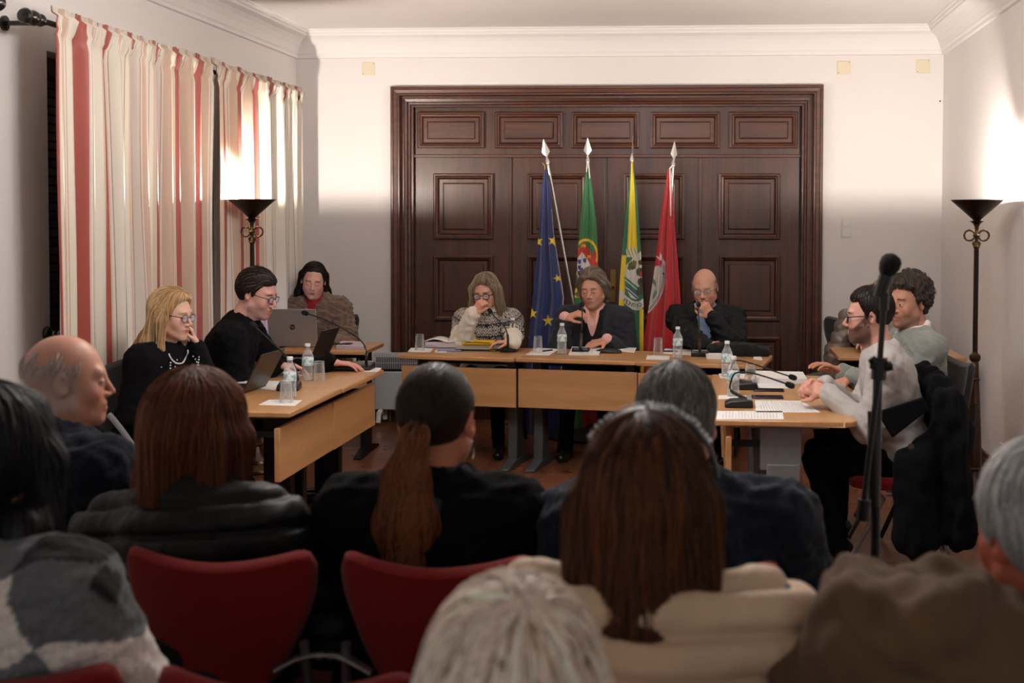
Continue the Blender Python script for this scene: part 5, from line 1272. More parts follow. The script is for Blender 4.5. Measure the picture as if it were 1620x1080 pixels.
# ---- 2 man in black turtleneck
p=P_()('man with slicked-back dark hair and glasses in black turtleneck, typing at a laptop',W(407,465,6.72),R(-84),lean=.36,head_yaw=R(-97),pitch=-.28,sc=1.06,hip=.50,neckf=.05,nose=1.1,hunch=.02)
p.arm(1,at(436,578,Z=.79),pole=(.15,-.3,-1),hd=(.9,.35,-.05),hn=(0,0,1),curl=(.4,.35,.35,.3))
p.arm(-1,at(520,573,Z=.785),pole=(-.2,-.2,-1),hd=(.9,.25,-.08),hn=(0,0,1),curl=(.25,.2,.18,.15),spread=.12)
p.body('#c8988a',color=dict(lids=.8,brow='#2a1e1a',stub=.35,stubc='#4a3a38'))
def ex(g): g.cap(p.H.w(0,-.03,-.125),p.nk-p.up*.02,.064,.078,k=.03); g.cap(p.H.w(0,.0,-.128),p.nk+p.fw*.01,.058,.07,k=.02)
p.garment('turtleneck_sweater',M_black,1.05,.012,wr=.004,extra=ex,open_neck=False,neck=.05,cut=lambda g:None)
p.legs(M_trou,M_shoe); p.glasses(round_=False,w=.024,hh=.015,y=.1)
H=p.H; g=hair_grid(H); hcap(g,H,.012,.074,.004,-.085,.010,up=.006)
S=[strands(g,H,420,'#2c211b',.13,.002,seed=5,down=(0,-1.2,-.3),crown=(0,.14,.08),region=lambda x,y,z:z>.0,colv=.5),strands(g,H,60,'#8a7a6c',.12,.0014,seed=6,down=(0,-1.2,-.3),crown=(0,.14,.08),region=lambda x,y,z:(z>.05),colv=.3)]
hair_object(g,H,p.t,'#241a16',S,streak=.3)
# ---- 3 woman in the fur coat
M_fur=cloth('brown_faux_fur','#6e543d',.95,.9,220,.3,.3,vscale=30); M_redk=cloth('red_knit','#8c1420')
p=P_()('woman with long dark hair in a brown fur coat, behind the silver laptop',W(496,443,8.9),R(178),lean=.22,head_yaw=R(-166),pitch=-.30,roll=-.10,male=False,hip=.52,sc=1.02,nose=1.1)
p.arm(1,W(478,528,8.62),pole=(.45,-.1,-1),hd=(.4,-.2,.7),hn=(0,-1,.2),curl=(.8,.8,.8,.8),thumb=.8)
p.arm(-1,W(525,544,8.6),pole=(-.5,-.2,-1),hd=(-.9,-.4,-.1),hn=(0,0,1))
p.body('#d0a18c',color=dict(lids=1.0,brow='#2c1c16',lip='#a85a58'))
p.garment('top',M_redk,.95,.003,h=.008,sleeves=False,neck=.05,extra=lambda g:g.cap(p.H.w(0,-.02,-.12),p.nk,.052,.062,k=.02),open_neck=False)
def ex(g):
    for i in (1,-1): g.cap(p.nk+p.rt*i*.070-p.up*.0-p.fw*.03,p.nk+p.rt*i*.095+p.fw*.075-p.up*.08,.034,.042,k=.02); g.cap(p.nk+p.rt*i*.095+p.fw*.075-p.up*.08,p.nk+p.rt*i*.06+p.fw*.13-p.up*.24,.042,.032,k=.02)
    g.cap(p.nk+p.rt*.05+p.up*.01-p.fw*.06,p.nk-p.rt*.05+p.up*.01-p.fw*.06,.035,k=.02)
def cut(g):
    g.cap(p.nk+p.up*.12+p.fw*.03,p.nk-p.up*.02+p.fw*.04,.066,.058,k=.01,mode='sub'); g.cap(p.nk+p.fw*.14+p.up*.03,p.nk+p.fw*.2-p.up*.20,.062,.03,k=.01,mode='sub')
p.garment('fur_coat',M_fur,1.08,.022,h=.008,wr=.011,wf=42,extra=ex,cut=cut,neck=.055,open_neck=False)
p.legs(M_trou,M_shoe)
H=p.H; g=hair_grid(H,(-.2,-.25,-.42),(.2,.13,.16)); hcap(g,H,.009,.086,-.01,-.12,.0)
for x in (-1,1): 
    g.cap(H.w(x*.04,.01,.095),H.w(x*.080,-.02,.03),.012,.016,k=.02); g.cap(H.w(x*.082,-.025,.03),H.w(x*.095,-.06,-.12),.02,.022,k=.02); g.cap(H.w(x*.095,-.06,-.12),H.w(x*.12,-.10,-.30),.03,.012,k=.03)
g.cap(H.w(0,-.08,0),H.w(0,-.11,-.15),.055,.05,k=.03); g.cap(H.w(0,-.11,-.15),H.w(0,-.13,-.36),.06,.03,k=.03)
g.cap(H.w(-.09,-.06,-.1),H.w(-.16,-.05,-.30),.03,.008,k=.03)
hair_object(g,H,p.t,'#1c1412',[strands(g,H,380,'#241814',.42,.002,seed=8,region=lambda x,y,z:(y<.0)|(z>.1),colv=.4,down=(0,-.8,-.5),crown=(0,.09,.12))],streak=.3)
# ---- 4 woman in the nordic sweater
M_nordic=cloth('nordic_knit','#d8d2c6',.95,.5,260,.05,.1,vscale=40,attr=True)
def nordic(V,s):
    q=(s.nk-V)@s.up; rr=np.linalg.norm((V-s.nk)-((V-s.nk)@s.up)[:,None]*s.up,axis=1); t=q+.35*np.clip(rr-.06,0,1)  # distance down the yoke
    a=np.arctan2((V-s.nk)@s.rt,(V-s.nk)@s.fw+.05); cream=np.array(lin('#ddd6c8')); blk=np.array(lin('#1e1e20')); gy=np.array(lin('#77757a'))
    u=a*5.0; b=((t+.02)/.088); band=np.floor(b); v=b-band; w=np.abs(((u+band*.5)%1)-.5)*2
    dia=(np.abs(v-.5)*1.7+w*.75)
    m=((dia%.5)<.22)|(np.abs(v-.02)<.045)|(np.abs(v-.97)<.03)|((np.abs(v-.13)<.05)&(((u*4)%1)<.5))
    m2=(dia>.9)&(dia<1.15)
    c=np.where(m[:,None],blk,np.where(m2[:,None],gy,cream*.8)); lim=.265
    out=(t>lim)|((np.linalg.norm(V-s.el[1],axis=1)<.15)|(np.linalg.norm(V-s.wr[1],axis=1)<.16))|(np.linalg.norm(V-s.wr[-1],axis=1)<.19)|(t<-.02)
    return np.where(out[:,None],cream,c)
p=P_()('woman in round glasses and cream sweater with black nordic pattern, hand over mouth',W(768,461,8.62),R(180),lean=.24,head_yaw=R(172),pitch=-.30,roll=.03,male=False,hip=.52,neckf=.04)
p.arm(1,W(748,497,8.38),pole=(.35,.2,-1),hd=(.55,-.15,.8),hn=(-.5,-.75,.35),curl=(.85,.85,.8,.75),thumb=.7,tcurl=.6)
p.arm(-1,at(812,549,Z=.78),pole=(-.25,-.2,-1),hd=(-1,-.2,0),hn=(0,0,1))
p.body('#c89884',color=dict(lids=.85,brow='#6a503c',lip='#a0605a'))
def ex(g): g.cap(p.H.w(0,-.02,-.125),p.nk,.055,.07,k=.02)
p.garment('nordic_sweater',M_nordic,1.1,.016,h=.0055,wr=.003,col=nordic,extra=ex,open_neck=False)
p.legs(M_trou,M_shoe); p.glasses(mat('tortoise_dark_frame','#3a1418',.3),w=.0235,hh=.0205,y=.097,thick=.0028)
H=p.H; g=hair_grid(H,(-.18,-.18,-.24),(.18,.14,.16)); hcap(g,H,.013,.080,-.01,-.12,-.005)
for x in (-1,1):
    g.cap(H.w(x*.035,.055,.096),H.w(x*.080,.03,.03),.013,.016,k=.02); g.cap(H.w(x*.082,.028,.03),H.w(x*.095,.015,-.10),.020,.026,k=.03); g.cap(H.w(x*.098,.02,-.1),H.w(x*.095,.03,-.165),.028,.014,k=.03)
    g.cap(H.w(x*.07,-.03,0),H.w(x*.085,-.05,-.15),.04,.03,k=.03)
g.cap(H.w(0,-.08,0),H.w(0,-.085,-.15),.06,.045,k=.03)
hair_object(g,H,p.t,'#7d6b58',[strands(g,H,420,'#85735f',.27,.0022,seed=12,region=lambda x,y,z:(y<.055)|(z>.075),colv=.35),strands(g,H,120,'#b5a48a',.25,.0016,seed=13,region=lambda x,y,z:(y<.055)|(z>.075),colv=.2,lift=.003)],streak=.4)
# ---- 5 man in the blazer
M_blazer=cloth('charcoal_blazer','#25272e',.9,.2,200,.08,.05,spec=.2); M_pink=cloth('pink_shirt','#d9a6a0',.8,.1); M_vest=cloth('black_vest','#101013')
p=P_()('grey-haired man in dark blazer and pink open shirt, one hand on the microphone',W(938,456,8.6),R(176),lean=.20,head_yaw=R(168),pitch=-.24,roll=.05,sc=1.04,hip=.52,neckf=.03,nose=1.25,jaw=1.12)
p.arm(1,W(893,504,8.40),pole=(.2,.0,-1),hd=(.85,-.25,.35),hn=(-.35,-.35,.9),curl=(.55,.6,.6,.55),thumb=.9,tcurl=.5)
p.arm(-1,at(962,538,Z=.79),pole=(-.35,-.2,-1),hd=(-.85,-.5,-.15),hn=(.1,-.3,1),curl=(.3,.25,.22,.2),spread=.1)
p.body('#c08f78',color=dict(lids=.92,brow='#5a4a3e',lip='#a87062',stub=.3,stubc='#8a7a70'))
def exs(g):
    for i in (1,-1): g.cap(p.nk+p.up*.06+p.rt*i*.035+p.fw*.02,p.nk-p.up*.02+p.rt*i*.05+p.fw*.085,.016,.012,k=.01); g.cap(p.nk+p.up*.055-p.fw*.045,p.nk+p.up*.06+p.rt*i*.05+p.fw*.0,.018,k=.01)
    for i in (1,-1): g.cap(p.el[i]+(p.wr[i]-p.el[i])*.75,p.wr[i]+nrm(p.wr[i]-p.el[i])*.012,.038,.039,k=.0)
def cut(g): g.cap(p.nk+p.up*.14+p.fw*.05,p.nk-p.up*.05+p.fw*.10,.05,.012,k=.005,mode='sub')
g0=p.garment('shirt',M_pink,1.0,.0,h=.006,sleeves=True,extra=exs,neck=.053,cut=cut,wr=.001,short=.3)
def cut(g): g.cap(p.nk+p.up*.10+p.fw*.10,p.nk-p.up*.17+p.fw*.15,.075,.012,k=.008,mode='sub')
p.garment('vest',M_vest,1.03,.006,h=.007,sleeves=False,cut=cut,neck=.07,wr=.001)
def cut(g): g.cap(p.nk+p.up*.06+p.fw*.10,p.nk-p.up*.36+p.fw*.17,.085,.045,k=.008,mode='sub')
def ex(g):
    for i in (1,-1): g.cap(p.nk+p.up*.035+p.rt*i*.07-p.fw*.0,p.nk-p.up*.12+p.rt*i*.095+p.fw*.10,.024,.02,k=.015); g.cap(p.nk-p.up*.12+p.rt*i*.095+p.fw*.10,p.nk-p.up*.33+p.rt*i*.06+p.fw*.13,.02,.012,k=.015)
p.garment('blazer',M_blazer,1.08,.018,h=.008,extra=ex,cut=cut,neck=.072,wr=.005,short=.12)
p.legs(M_trou,M_shoe)
H=p.H; g=hair_grid(H,(-.16,-.18,-.2),(.16,.14,.17)); hcap(g,H,.013,.084,.010,-.10,.0,up=.008)
for x in (-1,1): g.cap(H.w(x*.035,.06,.095),H.w(x*.084,.02,.035),.016,.02,k=.02); g.cap(H.w(x*.084,.01,.035),H.w(x*.09,-.03,-.06),.022,.02,k=.02); g.cap(H.w(x*.07,-.04,0),H.w(x*.07,-.06,-.1),.04,.025,k=.02)
g.cap(H.w(0,-.08,0),H.w(0,-.085,-.11),.05,.035,k=.02)
hair_object(g,H,p.t,'#6e6055',[strands(g,H,420,'#7d7064',.17,.0022,seed=15,down=(0,-.6,-.2),crown=(.0,.10,.11),region=lambda x,y,z:(y<.06)|(z>.08),colv=.3),strands(g,H,120,'#aa9f92',.16,.0016,seed=16,down=(0,-.6,-.2),crown=(.0,.10,.11),region=lambda x,y,z:(y<.06)|(z>.08),colv=.2,lift=.003)],streak=.35)
# ---- 6 bald man in dark jacket
M_navyj=cloth('blue_black_jacket','#0e1014',.7,.25,60,.1,.0,spec=.25); M_blue=cloth('light_blue_shirt','#7f97bd',.8,.1)
p=P_()('balding man in thin glasses, dark zip jacket and blue shirt, chin on fist',W(1115,455,8.6),R(176),lean=.22,head_yaw=R(170),pitch=-.26,roll=.06,sc=1.04,hip=.52,neckf=.04,nose=1.25,jaw=1.08)
p.arm(-1,W(1128,503,8.42),pole=(-.55,.2,-1),hd=(-.55,-.2,.75),hn=(.4,-.8,.25),curl=(.9,.9,.85,.8),thumb=.6,tcurl=.7)
p.arm(1,at(1118,548,Z=.785),pole=(.45,-.2,-1),hd=(.95,.1,0),hn=(0,-.3,1),curl=(.5,.5,.5,.5))
p.body('#c0907a',color=dict(lids=.7,brow='#8a7a6a',lip='#a5645a',scalp='#7d7168',scalpf=lambda x,y,z: .55*np.clip((z+.06)/.02,0,1)*np.clip((.062-z)/.03,0,1)*np.clip((.045-y)/.02,0,1)*(np.abs(x)>.02)))
p.garment('shirt',M_blue,1.0,.0,h=.007,sleeves=False,neck=.05,wr=.001,extra=lambda g:[g.cap(p.nk+p.up*.06+p.rt*i*.03+p.fw*.03,p.nk-p.up*.02+p.rt*i*.045+p.fw*.085,.018,.014,k=.01) for i in (1,-1)])
def ex(g):
    for i in (1,-1): g.cap(p.nk+p.up*.045+p.rt*i*.06-p.fw*.01,p.nk-p.up*.05+p.rt*i*.10+p.fw*.09,.033,.026,k=.015)
    g.cap(p.nk+p.rt*.05+p.up*.045-p.fw*.045,p.nk-p.rt*.05+p.up*.045-p.fw*.045,.033,k=.02)
def cut(g): g.cap(p.nk+p.up*.06+p.fw*.10,p.nk-p.up*.40+p.fw*.17,.05,.035,k=.008,mode='sub')
p.garment('jacket',M_navyj,1.07,.016,h=.008,extra=ex,cut=cut,neck=.068,wr=.008,quilt=(.11,.004))
p.legs(M_trou,M_shoe); p.glasses(mat('thin_metal_frame','#5a5450',.3,metal=.6),w=.022,hh=.013,round_=False,thick=.0013)
H=p.H; g=hair_grid(H); 
hcap(g,H,-.007,-.3,-.3,-.3,.0)
hair_object(g,H,p.t,'#6b5f56',[strands(g,H,260,'#8d8278',0.032,.0012,seed=19,region=lambda x,y,z:(z<.055)&(z>-.02)&(y<.035)&(np.abs(x)>.03),colv=.3,lift=.0085)],streak=.3,amp=.001)
# ---- 7 bearded man in light sweater
M_lgrey=cloth('light_grey_knit','#a9a5a2',.9,.15,300,.04,.1)
p=P_()('bearded man in black glasses and light grey sweater, hands clasped on the table',W(1374,500,5.9),R(84),lean=.24,head_yaw=R(86),pitch=-.06,sc=1.02,hip=.50,neckf=.02,nose=1.05)
hc=at(1283,612,Y=5.86)
p.arm(-1,hc+V3(.075,-.045,-.02),pole=(-.35,-.2,-1),hd=(-.9,.35,.25),hn=(.2,-.8,.5),curl=(.85,.85,.8,.8),thumb=.5)
p.arm(1,hc+V3(.07,.06,.0),pole=(.35,-.3,-1),hd=(-.85,-.45,.15),hn=(.1,.6,.7),curl=(.8,.8,.75,.75),thumb=.5)
p.body('#c59482',h=.0032,color=dict(lids=.35,brow='#1e1512',beard=.96,stubc='#241a15'))
p.garment('sweater',M_lgrey,1.03,.010,h=.007,wr=.0045,neck=.06,wf=20)
M_blackt=cloth('black_jeans','#090a0b',.9,.25,120,.1,0,spec=.15)
p.legs(M_blackt,M_shoe,thigh=.40,fy=.30); p.glasses(round_=True,w=.0235,hh=.0195,y=.099,thick=.0026)
MB().tube([tuple(p.base+V3(.17*math.cos(a),.135*math.sin(a),.055)) for a in [k/20*2*PI for k in range(21)]],.016,8,flat=.4,cap=False).build('belt',mat('leather_belt','#1a1614',.4),p.t)
H=p.H; g=hair_grid(H); hcap(g,H,.007,.078,.010,-.075,.012,up=.010)
hair_object(g,H,p.t,'#1e1512',[strands(g,H,420,'#241913',.045,.0018,seed=22,down=(0,.9,.1),region=lambda x,y,z:z>.0,colv=.4)],streak=.3)
# ---- 8 curly-haired man
M_sage=cloth('grey_green_knit','#7f837e',.9,.25,260,.06,.1); M_wshirt=cloth('white_shirt','#dcdad6',.7,.05)
p=P_()('man with dark curly hair in grey-green sweater over a white shirt collar',W(1437,478,6.62),R(100),lean=.02,head_yaw=R(128),pitch=-.05,sc=1.07,hip=.52,neckf=.02,nose=1.12,jaw=1.05)
p.arm(-1,W(1352,597,6.42),pole=(-.2,-.4,-1),hd=(-.8,.1,-.3),hn=(0,-.2,1))
p.arm(1,W(1335,590,6.8),pole=(.2,-.4,-1))
p.body('#b5826a',color=dict(lids=.3,brow='#2a1f1a',stub=.45,stubc='#4f4440',lip='#9c5f55'))
p.garment('shirt',M_wshirt,1.0,.0,h=.007,sleeves=False,neck=.052,wr=.001,extra=lambda g:[g.cap(p.nk+p.up*.065+p.rt*i*.04-p.fw*.01,p.nk-p.up*.0+p.rt*i*.05+p.fw*.085,.02,.016,k=.01) for i in (1,-1)]+[g.cap(p.nk+p.rt*.05+p.up*.06-p.fw*.04,p.nk-p.rt*.05+p.up*.06-p.fw*.04,.018,k=.02)])
p.garment('sweater',M_sage,1.06,.012,h=.008,wr=.005,neck=.068)
p.legs(M_trou,M_shoe)
H=p.H; g=hair_grid(H,(-.17,-.17,-.17),(.17,.17,.18)); hcap(g,H,.018,.080,.006,-.085,.012,up=.010)
rg=np.random.RandomState(3)
for k in range(230):
    u=rg.normal(size=3); u/=np.linalg.norm(u); q=np.array([.090,.112,.115])*u+np.array([0,-.018,.038]); 
    if scalp_mask(.092,.02,-.07,.01,.014)(q[0],q[1],q[2])<.5: continue
    g.ell(H.w(*q),V3(.014,.014,.012)*rg.uniform(.7,1.3),H.M,k=.004)
hair_object(g,H,p.t,'#352b26',[strands(g,H,260,'#4d423a',.05,.002,seed=25,region=lambda x,y,z:z>.0,colv=.5,curl=.9,jit=.9,lift=.004)],streak=.3,amp=.003,sf=60)
# ---- 9 person mostly hidden behind the microphone
p=P_()('light-haired person in glasses at the corner table, mostly hidden behind the standing microphone',W(1396,472,8.95),R(180),lean=.1,head_yaw=R(160),pitch=-.1,male=False,hip=.52)
p.arm(1,at(1378,553,Z=.785)+V3(0,.1,0),pole=(.2,-.1,-1)); p.arm(-1,at(1425,553,Z=.785)+V3(0,.1,0),pole=(-.2,-.1,-1))
p.body('#c89a86',h=.0045,color=dict(lids=.6,brow='#8a6a50')); p.garment('sweater',cloth('taupe_knit','#8c7f76'),1.05,.012,h=.01); p.legs(M_trou,M_shoe,h=.014); p.glasses()
H=p.H; g=hair_grid(H,h=.005); hcap(g,H,.014,.068,.0,-.10,-.005); hair_object(g,H,p.t,'#9a7a58',[strands(g,H,260,'#a5845f',.12,.002,seed=31,region=lambda x,y,z:(y<.05)|(z>.075))])
# ================================================================ AUDIENCE
ah=dict(h=.0055,hands=False)
def rest_hands(p):
    for i in (1,-1): p.arm(i,(i*.10,.34,.62),pole=(i*.8,-.4,-.5),world=False)
# ---- 10 bald man in navy
M_navy=cloth('navy_wool','#10141f',.95,.3,120,.1,.04,spec=.15)
p=P_()('elderly bald man in a navy jacket, turned in profile towards the desks',W(108,602,3.32),R(-25),lean=.08,head_yaw=R(-66),pitch=-.02,sc=1.06,headsc=.98,hip=.50,neckf=.02,jaw=1.12)
rest_hands(p); p.body('#bb8873',h=.004,hands=False,color=dict(lids=.3,brow='#a09488',blush=.6,scalp='#ab9488',scalpf=lambda x,y,z: .8*np.clip((z+.085)/.02,0,1)*np.clip((.058-z+.0*y)/.03,0,1)*np.clip((.04-y)/.02,0,1)))
def ex(g): 
    for i in (1,-1): g.cap(p.nk+p.rt*i*.06+p.up*.05-p.fw*.02,p.nk+p.rt*i*.07+p.up*.01+p.fw*.07,.026,.022,k=.02)
    g.cap(p.nk+p.rt*.05+p.up*.055-p.fw*.05,p.nk-p.rt*.05+p.up*.055-p.fw*.05,.028,k=.02)
p.garment('jacket',M_navy,1.10,.022,wr=.006,extra=ex,neck=.066)
p.legs(M_trou,M_shoe,h=.014)
H=p.H; g=hair_grid(H,h=.0035); hcap(g,H,-.007,-.3,-.3,-.3,.0)
hair_object(g,H,p.t,'#8d7468',[strands(g,H,900,'#c4bcb6',.03,.0007,seed=41,region=lambda x,y,z:(z<.07+.02*np.sin(y*90+x*50))&(z>-.06)&(y<.035),colv=.4,lift=.0085,down=(0,-.6,-.6))],streak=.35,amp=.0012)
# ---- 11 redhead in black puffer
M_puff=cloth('black_puffer_nylon','#0a0b0c',.55,.25,30,.1,.0,spec=.3)
p=P_()('woman with chin-length auburn hair in a black puffer jacket, seen from behind',W(312,690,2.98),R(-10),lean=.12,head_yaw=R(-22),pitch=-.05,roll=.03,male=False,sc=1.08,headsc=1.08,hip=.50,shw=.185,sway=-.12)
rest_hands(p); p.body('#b9826c',h=.005,hands=False,color=dict(lids=.4)); p.glasses()
def ex(g): g.cap(p.nk+p.up*.03-p.fw*.01,p.nk-p.up*.03,.075,.1,k=.03)
p.garment('puffer_jacket',M_puff,1.12,.026,wr=.004,h=.007,quilt=(.072,.012),neck=.065,extra=ex,wf=18)
p.legs(M_trou,M_shoe,h=.014)
H=p.H; g=hair_grid(H,(-.19,-.2,-.27),(.19,.16,.17)); hcap(g,H,.018,.068,-.02,-.12,-.01,up=.006)
for x in (-1,1):
    g.cap(H.w(x*.04,.05,.08),H.w(x*.09,.03,0),.025,.026,k=.02); g.cap(H.w(x*.09,.03,0),H.w(x*.10,.02,-.13),.028,.03,k=.03); g.cap(H.w(x*.10,.02,-.13),H.w(x*.12,.03,-.19),.03,.012,k=.03)
    g.cap(H.w(x*.07,-.03,0),H.w(x*.085,-.05,-.16),.045,.04,k=.03)
g.cap(H.w(0,-.08,0),H.w(0,-.085,-.17),.065,.055,k=.03)
rgn=lambda x,y,z:(y<.06)|(z>.075)
hair_object(g,H,p.t,'#4a2412',[strands(g,H,900,'#5a2d17',.30,.0019,seed=45,region=rgn,colv=.45,crown=(0,-.03,.12)),strands(g,H,220,'#7d4a28',.28,.0014,seed=46,region=rgn,colv=.3,lift=.003)],streak=.4,smooth=2)
# ---- 12 ponytail woman
p=P_()('woman with long brown ponytail in a black coat with grey collar, seen from behind',W(692,664,3.0),R(0),lean=.08,head_yaw=R(-8),pitch=-.04,male=False,sc=1.06,headsc=1.04,hip=.50,shw=.180)
M_bcoat=cloth('black_wool_coat','#070708',.95,.3,200,.1,.0,spec=.12); M_gcollar=cloth('dark_grey_fleece','#1e2023',.95,.5,200,.1,.1,spec=.15)
rest_hands(p); p.body('#b9795c',h=.0045,hands=False,color=dict(lids=.4))
p.garment('coat',M_bcoat,1.08,.024,wr=.005,neck=.062)
def exc(g): pass
gc=Vox(p.nk-V3(.2,.2,.16),p.nk+V3(.2,.2,.12),.006)
for a in np.linspace(-2.6,2.6,15):
    q=p.nk+p.rt*.075*math.sin(a)-p.fw*.065*math.cos(a); gc.cap(q+p.up*.045,q*1.0-p.up*.035+p.rt*.05*math.sin(a)-p.fw*.04*math.cos(a),.020,.026,k=.02)
for i in (1,-1): gc.cap(p.nk+p.rt*i*.09-p.fw*.085-p.up*.03,p.nk+p.rt*i*.15-p.fw*.07-p.up*.04,.025,.02,k=.03)
gc.cap(p.nk-p.fw*.11-p.up*.04,p.nk-p.fw*.11-p.up*.085,.04,.03,k=.04)
V,Q=gc.mesh(2); np_mesh('collar',V,Q,M_gcollar,p.t)
p.legs(M_trou,M_shoe,h=.014)
MB().tube([tuple(p.H.w(.084,-.01,-.04)+V3(0,0,0)+np.array([0.0,.022*math.sin(a),-.022+.022*math.cos(a)])) for a in [k/18*2*PI for k in range(19)]],.0016,6).build('hoop_earring',mat('silver','#b8b8ba',.2,metal=1),p.t)
H=p.H; g=hair_grid(H,(-.15,-.24,-.46),(.15,.15,.15)); hcap(g,H,.006,.07,.005,-.08,.0)
g.cap(H.w(0,-.1,.0),H.w(0,-.135,-.02),.022,.028,k=.015); g.cap(H.w(0,-.135,-.02),H.w(-.012,-.15,-.11),.026,.052,k=.02,flat=((0,1,0),.6)); g.cap(H.w(-.012,-.15,-.11),H.w(-.004,-.165,-.20),.052,.074,k=.02,flat=((0,1,0),.5)); g.cap(H.w(-.004,-.165,-.20),H.w(.004,-.17,-.29),.074,.050,k=.02,flat=((0,1,0),.5)); g.cap(H.w(.004,-.17,-.29),H.w(-.004,-.17,-.37),.046,.010,k=.02)
rg=np.random.RandomState(6); st=H.c+(np.stack([rg.uniform(-.018,.018,800),rg.uniform(-.165,-.12,800),rg.uniform(-.05,-.01,800)],1))@H.M.T
S=[strands(g,H,650,'#2a1a12',.12,.0015,seed=51,down=(0,-1.0,-.15),crown=(0,.13,.09),region=lambda x,y,z:z>-.04,colv=.4,lift=.0005),strands(g,H,800,'#6b3c1e',.40,.0021,seed=52,start=st,crown=(0,-.05,.1),colv=.65,wave=.28,lift=.002,taper=.25)]
hair_object(g,H,p.t,'#2f1c12',S,streak=.35,amp=.0012)
# the tail itself is a warmer brown
# ---- 13 grey-haired man in navy blazer
M_nblaz=cloth('navy_blazer_wool','#131b28',.92,.3,160,.1,.08,spec=.15)
p=P_()('man with short grey hair in a navy blazer, seen from behind',W(1070,668,3.0),R(2),lean=.08,head_yaw=R(-6),pitch=-.05,sc=1.14,headsc=.97,hip=.50,shw=.205,sway=-.03)
rest_hands(p); p.body('#b07a62',h=.0045,hands=False,color=dict(lids=.4,scalp='#5a5552',scalpf=lambda x,y,z:.9*scalp_mask(.07,-.01,-.085,.02)(x,y,z)))
def ex(g):
    for a in np.linspace(-1.5,1.5,9):
        q=p.nk+p.rt*.066*math.sin(a)-p.fw*.058*math.cos(a); g.cap(q+p.up*.035,q-p.up*.03,.017,.024,k=.02)
p.garment('blazer',M_nblaz,1.12,.024,wr=.006,extra=ex,neck=.06)
p.legs(M_trou,M_shoe,h=.014)
H=p.H; g=hair_grid(H,h=.0035); hcap(g,H,.010,.075,.0,-.085,.005,up=.004)
hair_object(g,H,p.t,'#56524f',[strands(g,H,900,'#7d7975',.04,.0014,seed=55,region=lambda x,y,z:z>-.05,colv=.6,jit=.8,lift=.001)],streak=.12,amp=.0008,sf=50)
# ---- 14 headband woman
M_vestb=cloth('beige_quilted_vest','#cdb193',.6,.2,40,.06,.15); M_denim=cloth('denim','#3f6287',.85,.4,300,.12,.2)
p=P_()('woman with long brown hair, jewelled headband and beige quilted vest, back to the camera',W(1022,800,2.03),R(0),lean=.12,head_yaw=R(-4),pitch=-.03,male=False,sc=1.08,headsc=1.04,hip=.50,shw=.178,shz=.045)
rest_hands(p); p.body('#b9826c',h=.0055,hands=False,color=dict(lids=.4))
for i in (1,-1): p.arm(i,(i*.12,.34,.62),pole=(i*1.2,-.3,-.5),world=False)
p.garment('denim_shirt',M_denim,.88,.0,sfat=.95,extra=lambda g:[g.cap(p.sh[i]+(p.el[i]-p.sh[i])*.40+p.rt*i*.035+p.fw*.01,p.el[i]+p.rt*i*.035,.068,.074,k=.03) for i in (1,-1)],wr=.006,neck=.06)
def ex(g):
    for i in (1,-1): g.cap(p.nk-p.up*.02,p.sh[i]-p.rt*i*.04,.070,.078,k=.05)
    for a in np.linspace(-2.6,2.6,13):
        q=p.nk+p.rt*.075*math.sin(a)-p.fw*.065*math.cos(a); g.cap(q+p.up*.05,q-p.up*.02,.022,.028,k=.02)
p.garment('quilted_vest',M_vestb,1.05,.030,sleeves=False,h=.006,smooth=1,quilt=(.068,.017),extra=ex,neck=.066,wr=.004,wf=20)
p.legs(M_denim,M_shoe,h=.014)
H=p.H; g=hair_grid(H,(-.18,-.22,-.42),(.18,.15,.17),h=.0045); hcap(g,H,.012,.07,-.02,-.12,-.01,up=.004)
for x in (-1,1):
    g.cap(H.w(x*.04,.03,.08),H.w(x*.078,.01,0),.024,.026,k=.02); g.cap(H.w(x*.078,.01,0),H.w(x*.086,-.02,-.13),.028,.028,k=.03); g.cap(H.w(x*.07,-.04,0),H.w(x*.075,-.08,-.2),.045,.036,k=.03)
g.cap(H.w(.075,-.08,-.18),H.w(.05,-.13,-.28),.034,.014,k=.03); g.cap(H.w(-.075,-.08,-.18),H.w(-.10,-.12,-.27),.036,.012,k=.03); g.cap(H.w(0,-.08,.0),H.w(0,-.11,-.2),.06,.055,k=.03); g.cap(H.w(0,-.11,-.2),H.w(.02,-.135,-.31),.05,.02,k=.03)
rgn=lambda x,y,z:(y<.05)|(z>.075)
hair_object(g,H,p.t,'#31190c',[strands(g,H,1000,'#3e2110',.46,.0021,seed=61,region=rgn,colv=.5,wave=.06,taper=.3),strands(g,H,200,'#6b3f20',.44,.0015,seed=62,region=rgn,colv=.3,lift=.004,wave=.08)],streak=.45,smooth=2)
hb=MB(); pts=[H.w(.100*math.sin(a),.036,.030+.106*math.cos(a)) for a in np.linspace(-1.5,1.5,40)]
hb.tube(pts,.0085,8,flat=.5).build('headband',mat('black_satin_band','#1b1f2a',.4),p.t)
b=MB(); rg=np.random.RandomState(8)
for a in np.linspace(-1.0,1.0,24):
    for k in range(1):
        q=H.w(.106*math.sin(a)+rg.uniform(-.001,.001),.034+rg.uniform(-.007,.007),.031+.1125*math.cos(a)); r=rg.uniform(.0032,.0048); b.lathe([(0,-r),(r*.87,-r*.5),(r*.87,r*.5),(0,r)],6,c=tuple(q))
o=b.build('headband_beading',mat('crystal_bead','#c8ccd2',.15,metal=.3),p.t); o['kind']='stuff'
